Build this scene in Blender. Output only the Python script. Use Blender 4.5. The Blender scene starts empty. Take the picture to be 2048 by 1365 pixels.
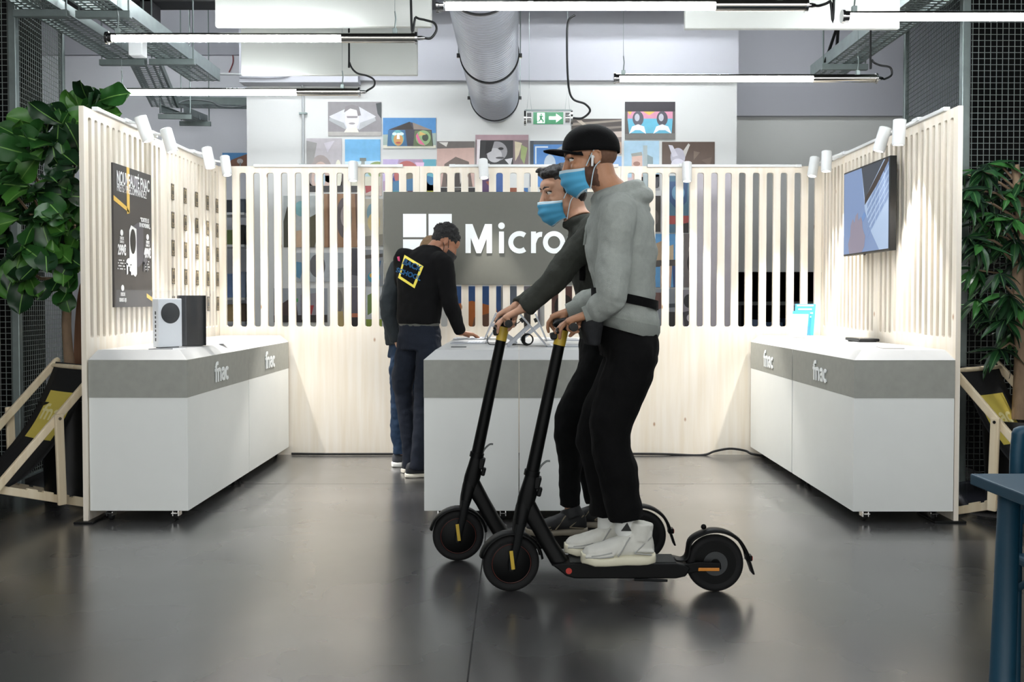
import bpy, bmesh, math, random
from mathutils import Vector, Matrix, noise
from mathutils.bvhtree import BVHTree
SC = bpy.context.scene
COL = SC.collection
V = Vector
PI = math.pi
# ------------------------------------------------------------------ camera
FPX, CX, CY, PITCH, EYE = 1950.0, 1038.0, 653.0, math.radians(1.5), 1.25
cam_d = bpy.data.cameras.new('camera'); cam = bpy.data.objects.new('camera', cam_d); COL.objects.link(cam)
cam.location = (0, 0, EYE); cam.rotation_euler = (PI/2 - PITCH, 0, 0)
cam_d.sensor_width = 36; cam_d.lens = FPX/2048*36
cam_d.shift_x = -(CX-1024)/2048; cam_d.shift_y = (CY-682.5)/2048
cam_d.clip_start = 0.05; cam_d.clip_end = 60
SC.camera = cam
# ------------------------------------------------------------------ world, exposure
w = bpy.data.worlds.new('world'); SC.world = w; w.use_nodes = True
w.node_tree.nodes['Background'].inputs[0].default_value = (1.0, 1.0, 0.97, 1)
w.node_tree.nodes['Background'].inputs[1].default_value = 2.0
SC.view_settings.view_transform = 'Standard'; SC.view_settings.look = 'None'
SC.view_settings.gamma = 1; SC.view_settings.use_curve_mapping = False
SC.view_settings.exposure = 0.0
TUBE_E, SPOT_E = 105.0, 120.0

def P(px, py, D):
    """point of the place seen at a pixel of the photograph, at distance D in front of the camera"""
    u = (px-CX)/FPX; v = -(py-CY)/FPX
    dy = v*math.sin(PITCH)+math.cos(PITCH); dz = v*math.cos(PITCH)-math.sin(PITCH)
    t = D/dy
    return V((u*t, D, EYE+dz*t))

# ------------------------------------------------------------------ materials
def lin(c):
    if isinstance(c, str): c = tuple(int(c[i:i+2], 16) for i in (0, 2, 4))
    r = []
    for x in c:
        x = x/255; r.append(x/12.92 if x <= .04045 else ((x+.055)/1.055)**2.4)
    return tuple(r)+(1,)
_M = {}
def mat(name, col, rough=.6, metal=0, var=.08, scale=8, bump=0, bscale=60, emit=None, estr=0, spec=.5, stretch=(1,1,1), detail=3, trans=0, coat=0, alpha=1):
    if name in _M: return _M[name]
    m = bpy.data.materials.new(name); m.use_nodes = True; nt = m.node_tree; N = nt.nodes; L = nt.links
    b = N['Principled BSDF']
    c = lin(col)
    tc = N.new('ShaderNodeTexCoord'); mp = N.new('ShaderNodeMapping'); L.new(tc.outputs['Object'], mp.inputs[0]); mp.inputs['Scale'].default_value = stretch
    nz = N.new('ShaderNodeTexNoise'); nz.inputs['Scale'].default_value = scale; nz.inputs['Detail'].default_value = detail; L.new(mp.outputs[0], nz.inputs['Vector'])
    mx = N.new('ShaderNodeMix'); mx.data_type = 'RGBA'
    L.new(nz.outputs['Fac'], mx.inputs[0])
    mx.inputs[6].default_value = tuple(min(1, x*(1-var)) for x in c[:3])+(1,)
    mx.inputs[7].default_value = tuple(min(1, x*(1+var)+var*.004) for x in c[:3])+(1,)
    L.new(mx.outputs[2], b.inputs['Base Color'])
    b.inputs['Roughness'].default_value = rough; b.inputs['Metallic'].default_value = metal
    b.inputs['Specular IOR Level'].default_value = spec
    if coat: b.inputs['Coat Weight'].default_value = coat; b.inputs['Coat Roughness'].default_value = .1
    if trans: b.inputs['Transmission Weight'].default_value = trans; b.inputs['IOR'].default_value = 1.2
    if alpha < 1: b.inputs['Alpha'].default_value = alpha
    if bump:
        n2 = N.new('ShaderNodeTexNoise'); n2.inputs['Scale'].default_value = bscale; n2.inputs['Detail'].default_value = 4; L.new(mp.outputs[0], n2.inputs['Vector'])
        bp = N.new('ShaderNodeBump'); bp.inputs['Strength'].default_value = bump; bp.inputs['Distance'].default_value = .01
        L.new(n2.outputs['Fac'], bp.inputs['Height']); L.new(bp.outputs[0], b.inputs['Normal'])
    if emit: b.inputs['Emission Color'].default_value = lin(emit); b.inputs['Emission Strength'].default_value = estr
    _M[name] = m; return m

def wood_mat(name, c0, c1, knots=True, grain=(26, 26, 1.6), rough=.62):
    if name in _M: return _M[name]
    m = bpy.data.materials.new(name); m.use_nodes = True; nt = m.node_tree; N = nt.nodes; L = nt.links; b = N['Principled BSDF']
    tc = N.new('ShaderNodeTexCoord'); mp = N.new('ShaderNodeMapping'); mp.inputs['Scale'].default_value = grain; L.new(tc.outputs['Object'], mp.inputs[0])
    nz = N.new('ShaderNodeTexNoise'); nz.inputs['Scale'].default_value = 1.0; nz.inputs['Detail'].default_value = 6; L.new(mp.outputs[0], nz.inputs['Vector'])
    rp = N.new('ShaderNodeValToRGB'); rp.color_ramp.elements[0].position = .3; rp.color_ramp.elements[1].position = .7
    rp.color_ramp.elements[0].color = lin(c0); rp.color_ramp.elements[1].color = lin(c1); L.new(nz.outputs['Fac'], rp.inputs[0])
    out = rp.outputs[0]
    if knots:
        m2 = N.new('ShaderNodeMapping'); m2.inputs['Scale'].default_value = (1, 1, .55); L.new(tc.outputs['Object'], m2.inputs[0])
        vo = N.new('ShaderNodeTexVoronoi'); vo.inputs['Scale'].default_value = 5.5; L.new(m2.outputs[0], vo.inputs['Vector'])
        r2 = N.new('ShaderNodeValToRGB'); r2.color_ramp.elements[0].position = .035; r2.color_ramp.elements[0].color = (1,1,1,1); r2.color_ramp.elements[1].position = .075; r2.color_ramp.elements[1].color = (0,0,0,1)
        L.new(vo.outputs['Distance'], r2.inputs[0])
        mx = N.new('ShaderNodeMix'); mx.data_type = 'RGBA'; L.new(r2.outputs[0], mx.inputs[0]); L.new(out, mx.inputs[6]); mx.inputs[7].default_value = lin('b08a68'); out = mx.outputs[2]
    L.new(out, b.inputs['Base Color']); b.inputs['Roughness'].default_value = rough
    _M[name] = m; return m

PINE = wood_mat('pale_pine', 'ebdfcb', 'f3ebde')
PINE_EDGE = wood_mat('pine_edge', 'd8c29a', 'eaddc0', knots=False)
BEECH = wood_mat('beech', 'dcc9a6', 'eadcc0', knots=False)
WHITE = mat('white_laminate', 'eceeea', .45, var=.02)
STONE = mat('grey_stone_laminate', '9b9c94', .62, var=.13, scale=22, detail=8)
STONE_TOP = mat('pale_grey_top', 'b9bab9', .30, var=.04, scale=20)
WALLM = mat('wall_paint', 'b9bac1', .85, var=.02, scale=2)
WALLW = mat('wall_paint_white', 'd8d9d7', .85, var=.02, scale=2)
WALLG = mat('wall_paint_grey', 'd6d7d3', .85, var=.02, scale=2)
BLACKM = mat('black_paint', '050505', .95, spec=.15, var=.1)
DARKM = mat('dark_ceiling_paint', '2a2b2c', .9, var=.1)
GALV = mat('galvanised_steel', '8d9896', .42, metal=.75, var=.2, scale=14)
GALVD = mat('mesh_wire', '8c9490', .5, metal=.55, var=.15, scale=14)
GALVK = mat('dark_mesh_wire', '4c5654', .5, metal=.5, var=.15, scale=14)
STEEL = mat('polished_steel', 'b6b3ac', .16, metal=1, var=.04)
CHROME = mat('chrome', 'cfcfcf', .08, metal=1, var=.02)
ALU = mat('spiral_duct_metal', 'c3c7d0', .36, metal=.55, var=.08)
BLK = mat('black_plastic', '08090a', .42, spec=.35, var=.15)
RUBBER = mat('black_rubber', '0a0a0b', .75, var=.2)
WHITEP = mat('white_metal_paint', 'e2e4e4', .35, var=.01)
SIGNG = mat('sign_grey', '57574f', .5, var=.05, scale=30)
LETTER = mat('white_letter', 'eef2f2', .4, var=.01)
TUBEM = mat('lit_tube', 'ffffff', .4, emit='f6fbff', estr=TUBE_E)

# ------------------------------------------------------------------ mesh builder
def frame_from(d):
    d = d.normalized(); a = V((0,0,1)) if abs(d.z) < .9 else V((1,0,0))
    u = a.cross(d).normalized(); v = d.cross(u); return u, v
ORG = {}
class MB:
    def __init__(s): s.v = []; s.f = []; s.m = []
    def add(s, vs, fs, mi=0):
        o = len(s.v); s.v += [V(x) for x in vs]
        for f in fs: s.f.append([i+o for i in f]); s.m.append(mi)
        return s
    def box(s, x0, x1, y0, y1, z0, z1, mi=0):
        vs = [(x,y,z) for z in (z0,z1) for y in (y0,y1) for x in (x0,x1)]
        return s.add(vs, [(0,2,3,1),(4,5,7,6),(0,1,5,4),(2,6,7,3),(0,4,6,2),(1,3,7,5)], mi)
    def obox(s, c, size, ax=(1,0,0), ay=(0,1,0), az=(0,0,1), mi=0):
        c = V(c); ax = V(ax).normalized()*size[0]/2; ay = V(ay).normalized()*size[1]/2; az = V(az).normalized()*size[2]/2
        vs = [c+i*ax+j*ay+k*az for k in (-1,1) for j in (-1,1) for i in (-1,1)]
        return s.add(vs, [(0,2,3,1),(4,5,7,6),(0,1,5,4),(2,6,7,3),(0,4,6,2),(1,3,7,5)], mi)
    def bar(s, a, b, wd, ht, up=(0,0,1), mi=0):
        a = V(a); b = V(b); d = b-a; side = V(up).cross(d)
        if side.length < 1e-6: side = V((1,0,0)).cross(d)
        side.normalize(); u2 = d.cross(side).normalized()
        return s.obox((a+b)/2, (d.length, wd, ht), d, side, u2, mi)
    def tube(s, pts, r, n=10, mi=0, caps=True, closed=False):
        pts = [V(p) for p in pts]; k = len(pts); R = r if isinstance(r, (list, tuple)) else [r]*k
        vs = []; fs = []; u = None
        for i, p in enumerate(pts):
            if closed: d = pts[(i+1) % k]-pts[i-1]
            else: d = pts[min(i+1, k-1)]-pts[max(i-1, 0)]
            d = d.normalized()
            if u is None: u, _ = frame_from(d)
            u = (u-d*u.dot(d))
            if u.length < 1e-5: u, _ = frame_from(d)
            u.normalize(); v = d.cross(u)
            for j in range(n):
                a = 2*PI*j/n; vs.append(p+(u*math.cos(a)+v*math.sin(a))*R[i])
        for i in range(k if closed else k-1):
            i2 = (i+1) % k
            for j in range(n):
                j2 = (j+1) % n; fs.append((i*n+j, i*n+j2, i2*n+j2, i2*n+j))
        if caps and not closed:
            fs.append(tuple(reversed(range(n)))); fs.append(tuple((k-1)*n+j for j in range(n)))
        return s.add(vs, fs, mi)
    def loft(s, rings, n=20, mi=0, p=2.0):
        """rings: (centre, side half vector, front half vector)"""
        vs = []; fs = []
        for c, a, b in rings:
            c, a, b = V(c), V(a), V(b)
            for j in range(n):
                t = 2*PI*j/n; ct, st = math.cos(t), math.sin(t)
                e = 2/p
                vs.append(c+a*(abs(ct)**e*(1 if ct >= 0 else -1))+b*(abs(st)**e*(1 if st >= 0 else -1)))
        k = len(rings)
        for i in range(k-1):
            for j in range(n):
                j2 = (j+1) % n; fs.append((i*n+j, i*n+j2, (i+1)*n+j2, (i+1)*n+j))
        fs.append(tuple(reversed(range(n)))); fs.append(tuple((k-1)*n+j for j in range(n)))
        return s.add(vs, fs, mi)
    def ell(s, c, r, ax=(1,0,0), ay=(0,1,0), az=(0,0,1), n=16, mi=0):
        c = V(c); ax, ay, az = V(ax).normalized(), V(ay).normalized(), V(az).normalized()
        if not isinstance(r, (list, tuple)): r = (r, r, r)
        vs = [c+az*r[2]]; h = n//2; fs = []
        for i in range(1, h):
            ph = PI*i/h
            for j in range(n):
                t = 2*PI*j/n
                vs.append(c+ax*r[0]*math.sin(ph)*math.cos(t)+ay*r[1]*math.sin(ph)*math.sin(t)+az*r[2]*math.cos(ph))
        vs.append(c-az*r[2]); e = len(vs)-1
        for j in range(n):
            j2 = (j+1) % n; fs.append((0, 1+j, 1+j2)); fs.append((e, 1+(h-2)*n+j2, 1+(h-2)*n+j))
            for i in range(h-2): fs.append((1+i*n+j, 1+(i+1)*n+j, 1+(i+1)*n+j2, 1+i*n+j2))
        return s.add(vs, fs, mi)
    def lathe(s, prof, c=(0,0,0), axis=(0,0,1), n=24, mi=0):
        c = V(c); ax = V(axis).normalized(); u, v = frame_from(ax); vs = []; fs = []
        for r, h in prof:
            for j in range(n):
                t = 2*PI*j/n; vs.append(c+ax*h+(u*math.cos(t)+v*math.sin(t))*r)
        k = len(prof)
        for i in range(k-1):
            for j in range(n):
                j2 = (j+1) % n; fs.append((i*n+j, i*n+j2, (i+1)*n+j2, (i+1)*n+j))
        fs.append(tuple(reversed(range(n)))); fs.append(tuple((k-1)*n+j for j in range(n)))
        return s.add(vs, fs, mi)
    def prism(s, poly, d, mi=0):
        """poly: 3d points of a flat outline; d: thickness vector"""
        n = len(poly); d = V(d); vs = [V(p) for p in poly]+[V(p)+d for p in poly]
        fs = [tuple(range(n)), tuple(reversed(range(n, 2*n)))]+[(i, i+n, (i+1) % n+n, (i+1) % n) for i in range(n)]
        return s.add(vs, fs, mi)
    def build(s, name, mats, parent=None, smooth=None, bevel=0, seg=2, label=None, cat=None, group=None, kind=None, org=None):
        if not isinstance(mats, (list, tuple)): mats = [mats]
        if parent is not None: o0 = ORG[parent.name]
        elif org is not None: o0 = V(org)
        else:
            xs = [p.x for p in s.v]; ys = [p.y for p in s.v]; zs = [p.z for p in s.v]
            o0 = V(((min(xs)+max(xs))/2, (min(ys)+max(ys))/2, min(zs)))
        me = bpy.data.meshes.new(name); me.from_pydata([p-o0 for p in s.v], [], s.f)
        for m in mats: me.materials.append(m)
        me.polygons.foreach_set('material_index', s.m)
        bm = bmesh.new(); bm.from_mesh(me); bmesh.ops.recalc_face_normals(bm, faces=bm.faces); bm.to_mesh(me); bm.free()
        if smooth is not None:
            me.polygons.foreach_set('use_smooth', [True]*len(me.polygons)); me.set_sharp_from_angle(angle=math.radians(smooth))
        me.update()
        o = bpy.data.objects.new(name, me); COL.objects.link(o)
        if parent is not None: o.parent = parent
        else: o.location = o0
        ORG[o.name] = o0
        if bevel:
            b = o.modifiers.new('bevel', 'BEVEL'); b.width = bevel; b.segments = seg; b.limit_method = 'ANGLE'; b.angle_limit = math.radians(40)
        tag(o, label, cat, group, kind)
        return o
def tag(o, label=None, cat=None, group=None, kind=None):
    if label: o['label'] = label
    if cat: o['category'] = cat
    if group: o['group'] = group
    if kind: o['kind'] = kind
    return o
def empty(name, loc, label, cat, group=None):
    o = bpy.data.objects.new(name, None); COL.objects.link(o); o.location = loc; o.empty_display_size = .1
    ORG[o.name] = V(loc); return tag(o, label, cat, group)
def struct(mb, name, m, **k):
    return mb.build(name, m, kind='structure', **k)
def copy_tree(o, parent=None):
    c = o.copy(); COL.objects.link(c); c.parent = parent; ORG[c.name] = V((0,0,0))
    for ch in list(o.children): copy_tree(ch, c)
    return c
def bezier(p, n=10):
    """smooth curve through the points"""
    p = [V(x) for x in p]; out = []
    for i in range(len(p)-1):
        a = p[max(i-1, 0)]; b = p[i]; c = p[i+1]; d = p[min(i+2, len(p)-1)]
        for k in range(n):
            t = k/n
            out.append(.5*((2*b)+(c-a)*t+(2*a-5*b+4*c-d)*t*t+(3*b-a-3*c+d)*t**3))
    out.append(p[-1]); return out
def remeshed(mb, name, mats, parent, voxel=.008, smooth=4, disp=0, dscale=.1, disp2=0, dscale2=.04, **k):
    """one continuous skin grown over the shapes"""
    me = bpy.data.meshes.new('tmp'); me.from_pydata(mb.v, [], mb.f)
    bm = bmesh.new(); bm.from_mesh(me); bmesh.ops.recalc_face_normals(bm, faces=bm.faces); bm.to_mesh(me); bm.free()
    o = bpy.data.objects.new('tmp', me); COL.objects.link(o)
    r = o.modifiers.new('r', 'REMESH'); r.mode = 'VOXEL'; r.voxel_size = voxel
    if smooth: q = o.modifiers.new('s', 'SMOOTH'); q.factor = .5; q.iterations = smooth
    for dp, ds in ((disp, dscale), (disp2, dscale2)):
        if dp:
            tx = bpy.data.textures.new('folds', 'CLOUDS'); tx.noise_scale = ds; tx.noise_depth = 1
            q = o.modifiers.new('d', 'DISPLACE'); q.texture = tx; q.strength = dp; q.mid_level = .5; q.texture_coords = 'GLOBAL'
    dg = bpy.context.evaluated_depsgraph_get(); dg.update()
    ev = o.evaluated_get(dg); m2 = bpy.data.meshes.new_from_object(ev)
    bpy.data.objects.remove(o); bpy.data.meshes.remove(me)
    out = MB(); out.v = [v.co.copy() for v in m2.vertices]; out.f = [list(p.vertices) for p in m2.polygons]; out.m = [0]*len(out.f)
    bpy.data.meshes.remove(m2)
    fn = k.pop('matfn', None)
    if fn: out.m = [fn(sum((out.v[i] for i in f), V())/len(f)) for f in out.f]
    return out.build(name, mats, parent, smooth=80, **k)
def text_mb(s, size, M4, bold=0, extrude=.001, xs=1.0, align='CENTER', spacing=1.0):
    """letters as a mesh; M4 places the text plane (x right, y up, z out)"""
    c = bpy.data.curves.new('t', 'FONT'); c.body = s; c.size = size; c.offset = bold; c.extrude = extrude; c.align_x = align; c.align_y = 'CENTER'; c.space_character = spacing; c.resolution_u = 5
    o = bpy.data.objects.new('t', c); COL.objects.link(o)
    dg = bpy.context.evaluated_depsgraph_get(); dg.update(); me = bpy.data.meshes.new_from_object(o.evaluated_get(dg))
    mb = MB(); mb.add([M4 @ V((v.co.x*xs, v.co.y, v.co.z)) for v in me.vertices], [list(p.vertices) for p in me.polygons])
    bpy.data.objects.remove(o); bpy.data.curves.remove(c); bpy.data.meshes.remove(me); return mb
def plane_mat(o, x, y, z=None):
    x = V(x).normalized(); y = V(y).normalized(); z = x.cross(y)
    return Matrix(((x.x,y.x,z.x,o[0]),(x.y,y.y,z.y,o[1]),(x.z,y.z,z.z,o[2]),(0,0,0,1)))
def merge(mb, other, mi=0):
    return mb.add(other.v, other.f, mi)
# ================================================================== SETTING
# floor material: dark polished concrete
m = bpy.data.materials.new('polished_concrete'); m.use_nodes = True; nt = m.node_tree; N = nt.nodes; L = nt.links; b = N['Principled BSDF']
tc = N.new('ShaderNodeTexCoord')
n1 = N.new('ShaderNodeTexNoise'); n1.inputs['Scale'].default_value = 1.3; n1.inputs['Detail'].default_value = 4; n1.inputs['Roughness'].default_value = .5; L.new(tc.outputs['Object'], n1.inputs['Vector'])
rp = N.new('ShaderNodeValToRGB'); rp.color_ramp.elements[0].position = .32; rp.color_ramp.elements[1].position = .72
rp.color_ramp.elements[0].color = lin('363636'); rp.color_ramp.elements[1].color = lin('494848'); L.new(n1.outputs['Fac'], rp.inputs[0]); L.new(rp.outputs[0], b.inputs['Base Color'])
n2 = N.new('ShaderNodeTexNoise'); n2.inputs['Scale'].default_value = 1.7; n2.inputs['Detail'].default_value = 3; L.new(tc.outputs['Object'], n2.inputs['Vector'])
mr = N.new('ShaderNodeMapRange'); mr.inputs['To Min'].default_value = .22; mr.inputs['To Max'].default_value = .33; L.new(n2.outputs['Fac'], mr.inputs[0]); L.new(mr.outputs[0], b.inputs['Roughness'])
n3 = N.new('ShaderNodeTexNoise'); n3.inputs['Scale'].default_value = 40; n3.inputs['Detail'].default_value = 1; L.new(tc.outputs['Object'], n3.inputs['Vector'])
bp = N.new('ShaderNodeBump'); bp.inputs['Strength'].default_value = .006; bp.inputs['Distance'].default_value = .01; L.new(n3.outputs['Fac'], bp.inputs['Height'])
b.inputs['Specular IOR Level'].default_value = 1.0; b.inputs['IOR'].default_value = 1.55; b.inputs['Coat Weight'].default_value = .8; b.inputs['Coat Roughness'].default_value = .22
FLOORM = m
JOINT = mat('floor_joint', '111111', .8)
fl = MB().box(-6.2, 6.2, -6, 12.4, -.1, 0)
def strip(a, b2, wd=.006):
    a = V((a[0], a[1], .0004)); b2 = V((b2[0], b2[1], .0004)); d = (b2-a).normalized(); s = V((-d.y, d.x, 0))*wd/2
    fl.add([a-s, b2-s, b2+s, a+s], [(0,1,2,3)], 1)
strip((-.13, -6), (-.178, 5.2)); strip((-.178, 5.2), (-.2, 8.9)); strip((-6, 6.62), (6, 6.62), .004); strip((-6, 1.2), (6, 1.2), .004)
struct(fl, 'floor', [FLOORM, JOINT])
struct(MB().box(-6.2, 6.2, -6, 12.4, 4.5, 4.6), 'ceiling', DARKM)
# main back wall, with the recesses on both sides
YB = 9.0
struct(MB().box(-2.5, 2.0, YB, YB+.25, 0, 4.5), 'wall_back', WALLW)
struct(MB().box(-2.52, -1.45, YB-.16, YB, 3.22, 4.5), 'wall_back_upper', WALLM)
struct(MB().box(-1.45, 2.0, YB-.06, YB, 3.26, 4.5), 'trim_1', WALLM)
struct(MB().box(-6, -2.5, 10.6, 10.8, 0, 4.5).box(-2.5, -2.4, YB+.25, 10.6, 0, 4.5), 'wall_left_recess', mat('wall_paint_pale', 'e2e3e8', .85, var=.02))
struct(MB().box(1.9, 6, 10.6, 10.8, 1.565, 4.5).box(1.9, 2.0, YB+.25, 10.6, 0, 4.5), 'wall_right_recess', WALLG)
struct(MB().box(2.0, 6, 10.54, 10.6, 3.24, 4.5), 'trim_2', WALLM)
struct(MB().box(-6, -2.5, 10.57, 10.6, 3.9, 4.5), 'trim_3', WALLM)
struct(MB().box(-6.2, 6.2, 12.2, 12.4, 0, 4.5), 'wall_far', BLACKM)
struct(MB().box(-6.3, -6.2, -6, 12.4, 0, 4.5), 'wall_left', BLACKM)
struct(MB().box(6.2, 6.3, -6, 12.4, 0, 4.5), 'wall_right', BLACKM)
struct(MB().box(-6, 6, 8.3, 8.55, 3.78, 4.5).box(-3.2, -3.1, 8.3, 8.5, 3.55, 3.8), 'beam', mat('dark_beam', '2b2b2d', .7))
# black blocks standing in for the dark inside of the wire cages
struct(MB().box(-6, -3.56, 6.75, 7.32, 0, 4.5), 'cage_dark_left', BLACKM)
struct(MB().box(3.36, 6, 6.35, 7.3, 0, 4.5), 'cage_dark_right', BLACKM)

# ------------------------------------------------------------------ wire mesh cages
def grid_mesh(mb, a, bb, z0, z1, step=.0375, r=.0016, mi=0):
    a = V(a); bb = V(bb); L_ = (bb-a).length; d = (bb-a)/L_; nrm = V((-d.y, d.x, 0))
    k = int(L_/step)
    for i in range(k+1):
        p = a+d*(i*step+ (L_-k*step)/2); mb.obox((p.x, p.y, (z0+z1)/2), (2*r, 2*r, z1-z0), d, nrm, (0,0,1), mi)
    k = int((z1-z0)/step)
    for i in range(k+1):
        z = z0+i*step; mb.obox(((a.x+bb.x)/2, (a.y+bb.y)/2, z), (L_, 2*r, 2*r), d, nrm, (0,0,1), mi)
def cage(side, x0, x1, xo, y0, y1, zb, label, wire2):
    r = empty('wire_mesh_cage', ((x0+x1)/2, (y0+y1)/2, 0), label, 'wire cage')
    a = MB(); grid_mesh(a, (xo, y0, 0), (x0, y0, 0), zb, 4.45); a.build('front_mesh', GALVD, r)
    a = MB(); grid_mesh(a, (x0, y0, 0), (x1, y1, 0), zb, 4.45, step=.034)
    d = V((x1-x0, y1-y0, 0)).normalized(); nn = V((-d.y, d.x, 0))*side
    a.build('side_mesh', wire2, r)
    for (x, y, wd) in ((x0, y0, .05), (x1, y1, .035), (xo, y0, .04)):
        MB().box(x-wd/2, x+wd/2, y-wd/2, y+wd/2, 0, 4.48).build('post', GALV, r, bevel=.004)
    for z in (zb, 2.05, 4.4):
        MB().bar((xo, y0, z), (x0, y0, z), .03, .012).bar((x0, y0, z), (x1, y1, z), .03, .012).build('rail', GALV, r)
cage(1, -3.32, -3.40, -4.9, 6.45, 7.3, .06, 'galvanised wire mesh cage standing behind the fiddle leaf fig', GALVD)
cage(-1, 2.78, 2.90, 4.3, 6.12, 7.35, .06, 'galvanised wire mesh cage standing behind the narrow leaved plant', GALVK)
# black plastic sheet lying at the foot of the right cage
a = MB(); n = 14; vs = []
for i in range(n):
    for j in range(8):
        x = 2.62+i*.09; y = 5.72+j*.055; vs.append((x, y, .012+.05*abs(noise.noise(V((x*3, y*9, 0))))+.012*j))
a.add(vs, [(i*8+j, (i+1)*8+j, (i+1)*8+j+1, i*8+j+1) for i in range(n-1) for j in range(7)])
o = a.build('plastic_sheet', mat('black_plastic_sheet', '14161d', .25, var=.2), smooth=60, label='crumpled black plastic sheet on the floor below the right wire cage', cat='plastic sheet')
q = o.modifiers.new('s', 'SOLIDIFY'); q.thickness = .004

# ================================================================== BOOTH PANELS
XL, XR, YF, YP = -2.422, 2.443, 5.45, 7.888
TH = .027
ZT, ZS1, ZS0 = 2.335, 2.283, 1.04
def slat_panel(mb, o0, d, nrm, width, nslot, slotw, first):
    """a board with upright slots: o0 its lower corner, d along it, nrm through its thickness"""
    o0 = V(o0); d = V(d); nrm = V(nrm)*TH
    def bx(a, b2, z0, z1): mb.obox(o0+d*(a+b2)/2+nrm/2+V((0,0,(z0+z1)/2)), (b2-a, TH, z1-z0), d, nrm, (0,0,1))
    bx(0, width, 0, ZS0); bx(0, width, ZS1, ZT)
    per = width/nslot if first is None else first
    m0 = (width-(nslot-1)*per-slotw)/2; x = 0
    for i in range(nslot):
        s = m0+i*per; bx(x, s, ZS0, ZS1); x = s+slotw
        R_ = slotw*.32
        for (sx, sg) in ((s, 1), (s+slotw, -1)):
            for (z, zg) in ((ZS0, 1), (ZS1, -1)):
                pl = [V((0,0,0))]+[d*sg*R_*(1-math.sin(t))+V((0,0,zg*R_*(1-math.cos(t)))) for t in (0, PI/8, PI/4, 3*PI/8, PI/2)]
                mb.prism([o0+d*sx+V((0,0,z))+q for q in pl], nrm)
    bx(x, width, ZS0, ZS1)
pw = (XR-XL)/3
names = ['left of the grey sign', 'behind the grey sign', 'right of the grey sign']
for i in range(3):
    a = MB(); slat_panel(a, (XL+i*pw+.001, YP, 0), (1,0,0), (0,1,0), pw-.002, 14, .0545, .1121)
    a.build('slatted_panel', PINE, label='pale pine slatted panel of the booth back wall, %s' % names[i], cat='panel', group='slatted booth panels')
sw = (YP-YF)/2
for (xx, nx, sd) in ((XL, -1, 'left'), (XR, 1, 'right')):
    for k in range(2):
        a = MB(); slat_panel(a, (xx, YF+k*sw+.001, 0), (0,1,0), (nx,0,0), sw-.002, 14, .042, .0815)
        lb = ('front slatted pine panel of the side wall ' if k == 0 else 'rear slatted pine panel of the side wall ')
        lb += {('left',0): 'behind the dark price poster', ('left',1): 'that carries rows of small stickers', ('right',0): 'beside the narrow leaved plant', ('right',1): 'behind the screen, meeting the back wall'}[(sd,k)]
        a.build('slatted_panel', PINE, label=lb, cat='panel', group='slatted booth panels')
# feet plates under the side walls
for (x, y, lb) in ((XL+.02, YF+.1, 'small black foot plate under the front edge of the left slatted wall'), (XR-.02, YF+.12, 'small black foot plate under the front edge of the right slatted wall')):
    MB().box(x-.09, x+.02 if x < 0 else x+.09, y-.13, y+.12, 0, .012).build('foot_plate', BLK, bevel=.004, label=lb, cat='foot plate')

# ------------------------------------------------------------------ counters on castors
def caster(parent, x, y, zt):
    a = MB().box(x-.03, x+.03, y-.03, y+.03, zt-.004, zt).box(x-.018, x-.013, y-.02, y+.035, zt-.04, zt).box(x+.013, x+.018, y-.02, y+.035, zt-.04, zt).box(x-.016, x+.016, y-.045, y-.02, zt-.022, zt-.016)
    c = a.build('caster', CHROME, parent, label='metal castor')
    MB().lathe([(.012,-.011),(.024,-.011),(.0265,-.006),(.0265,.006),(.024,.011),(.012,.011)], (x, y+.012, .0265), (1,0,0), 18).build('wheel', RUBBER, c, smooth=40)
_lay = 0
def ribbon(mb, pts, wd, place, dep, mi=0):
    """a flat stroke of even width along 2d points"""
    global _lay
    _lay = (_lay+1) % 9; dep = V(dep)*(1+.05*_lay)
    n = len(pts); Ls = []; Rs = []
    for i in range(n):
        p = V((pts[i][0], pts[i][1])); a = V(pts[max(i-1,0)][:2]); b2 = V(pts[min(i+1,n-1)][:2])
        d = (b2-a).normalized(); nn = V((-d.y, d.x)); k = 1.0
        if 0 < i < n-1:
            d1 = (p-a).normalized(); c_ = max(.5, abs(d1.dot(d))); k = 1/c_
        Ls.append(p+nn*wd/2*k); Rs.append(p-nn*wd/2*k)
    for i in range(n-1):
        mb.prism([place(q.x, q.y) for q in (Ls[i], Ls[i+1], Rs[i+1], Rs[i])], dep, mi)
def arc(cx, cy, rx, ry, a0, a1, n=14):
    return [(cx+rx*math.cos(math.radians(a0+(a1-a0)*i/n)), cy+ry*math.sin(math.radians(a0+(a1-a0)*i/n))) for i in range(n+1)]
def word_fnac(mb, place, dep, mi=0):
    w_ = .25
    R_ = lambda p, ww=w_: ribbon(mb, p, ww, place, dep, mi)
    R_([(.28,0),(.28,1.05)]+arc(.58,1.05,.3,.30,180,75,8)+[(.78,1.33)])
    R_([(0,.86),(.62,.86)], .2)
    R_([(.78,0),(.78,.92)]); R_([(.62,.86)]+arc(1.04,.60,.30,.28,150,0,10)+[(1.34,0)])
    R_(arc(1.94,.62,.27,.26,160,0,10)+[(2.21,0)]); R_([(2.21,.56),(1.98,.54)]+arc(1.93,.31,.24,.21,95,265,10)+[(2.05,.12),(2.21,.26)], .2)
    R_(arc(2.88,.48,.33,.38,48,312,16))
def fnac(parent, c, xdir, size, thick=.003, m=LETTER, name='lettering'):
    c = V(c); xd = V(xdir); s_ = size*.52; nn = xd.cross(V((0,0,1)))
    a_ = MB(); word_fnac(a_, lambda x, y: c+xd*(x-1.6)*s_+V((0,0,(y-.7)*s_)), nn*thick)
    return a_.build(name, m, parent, label='white letters' if m is LETTER else None)
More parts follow.
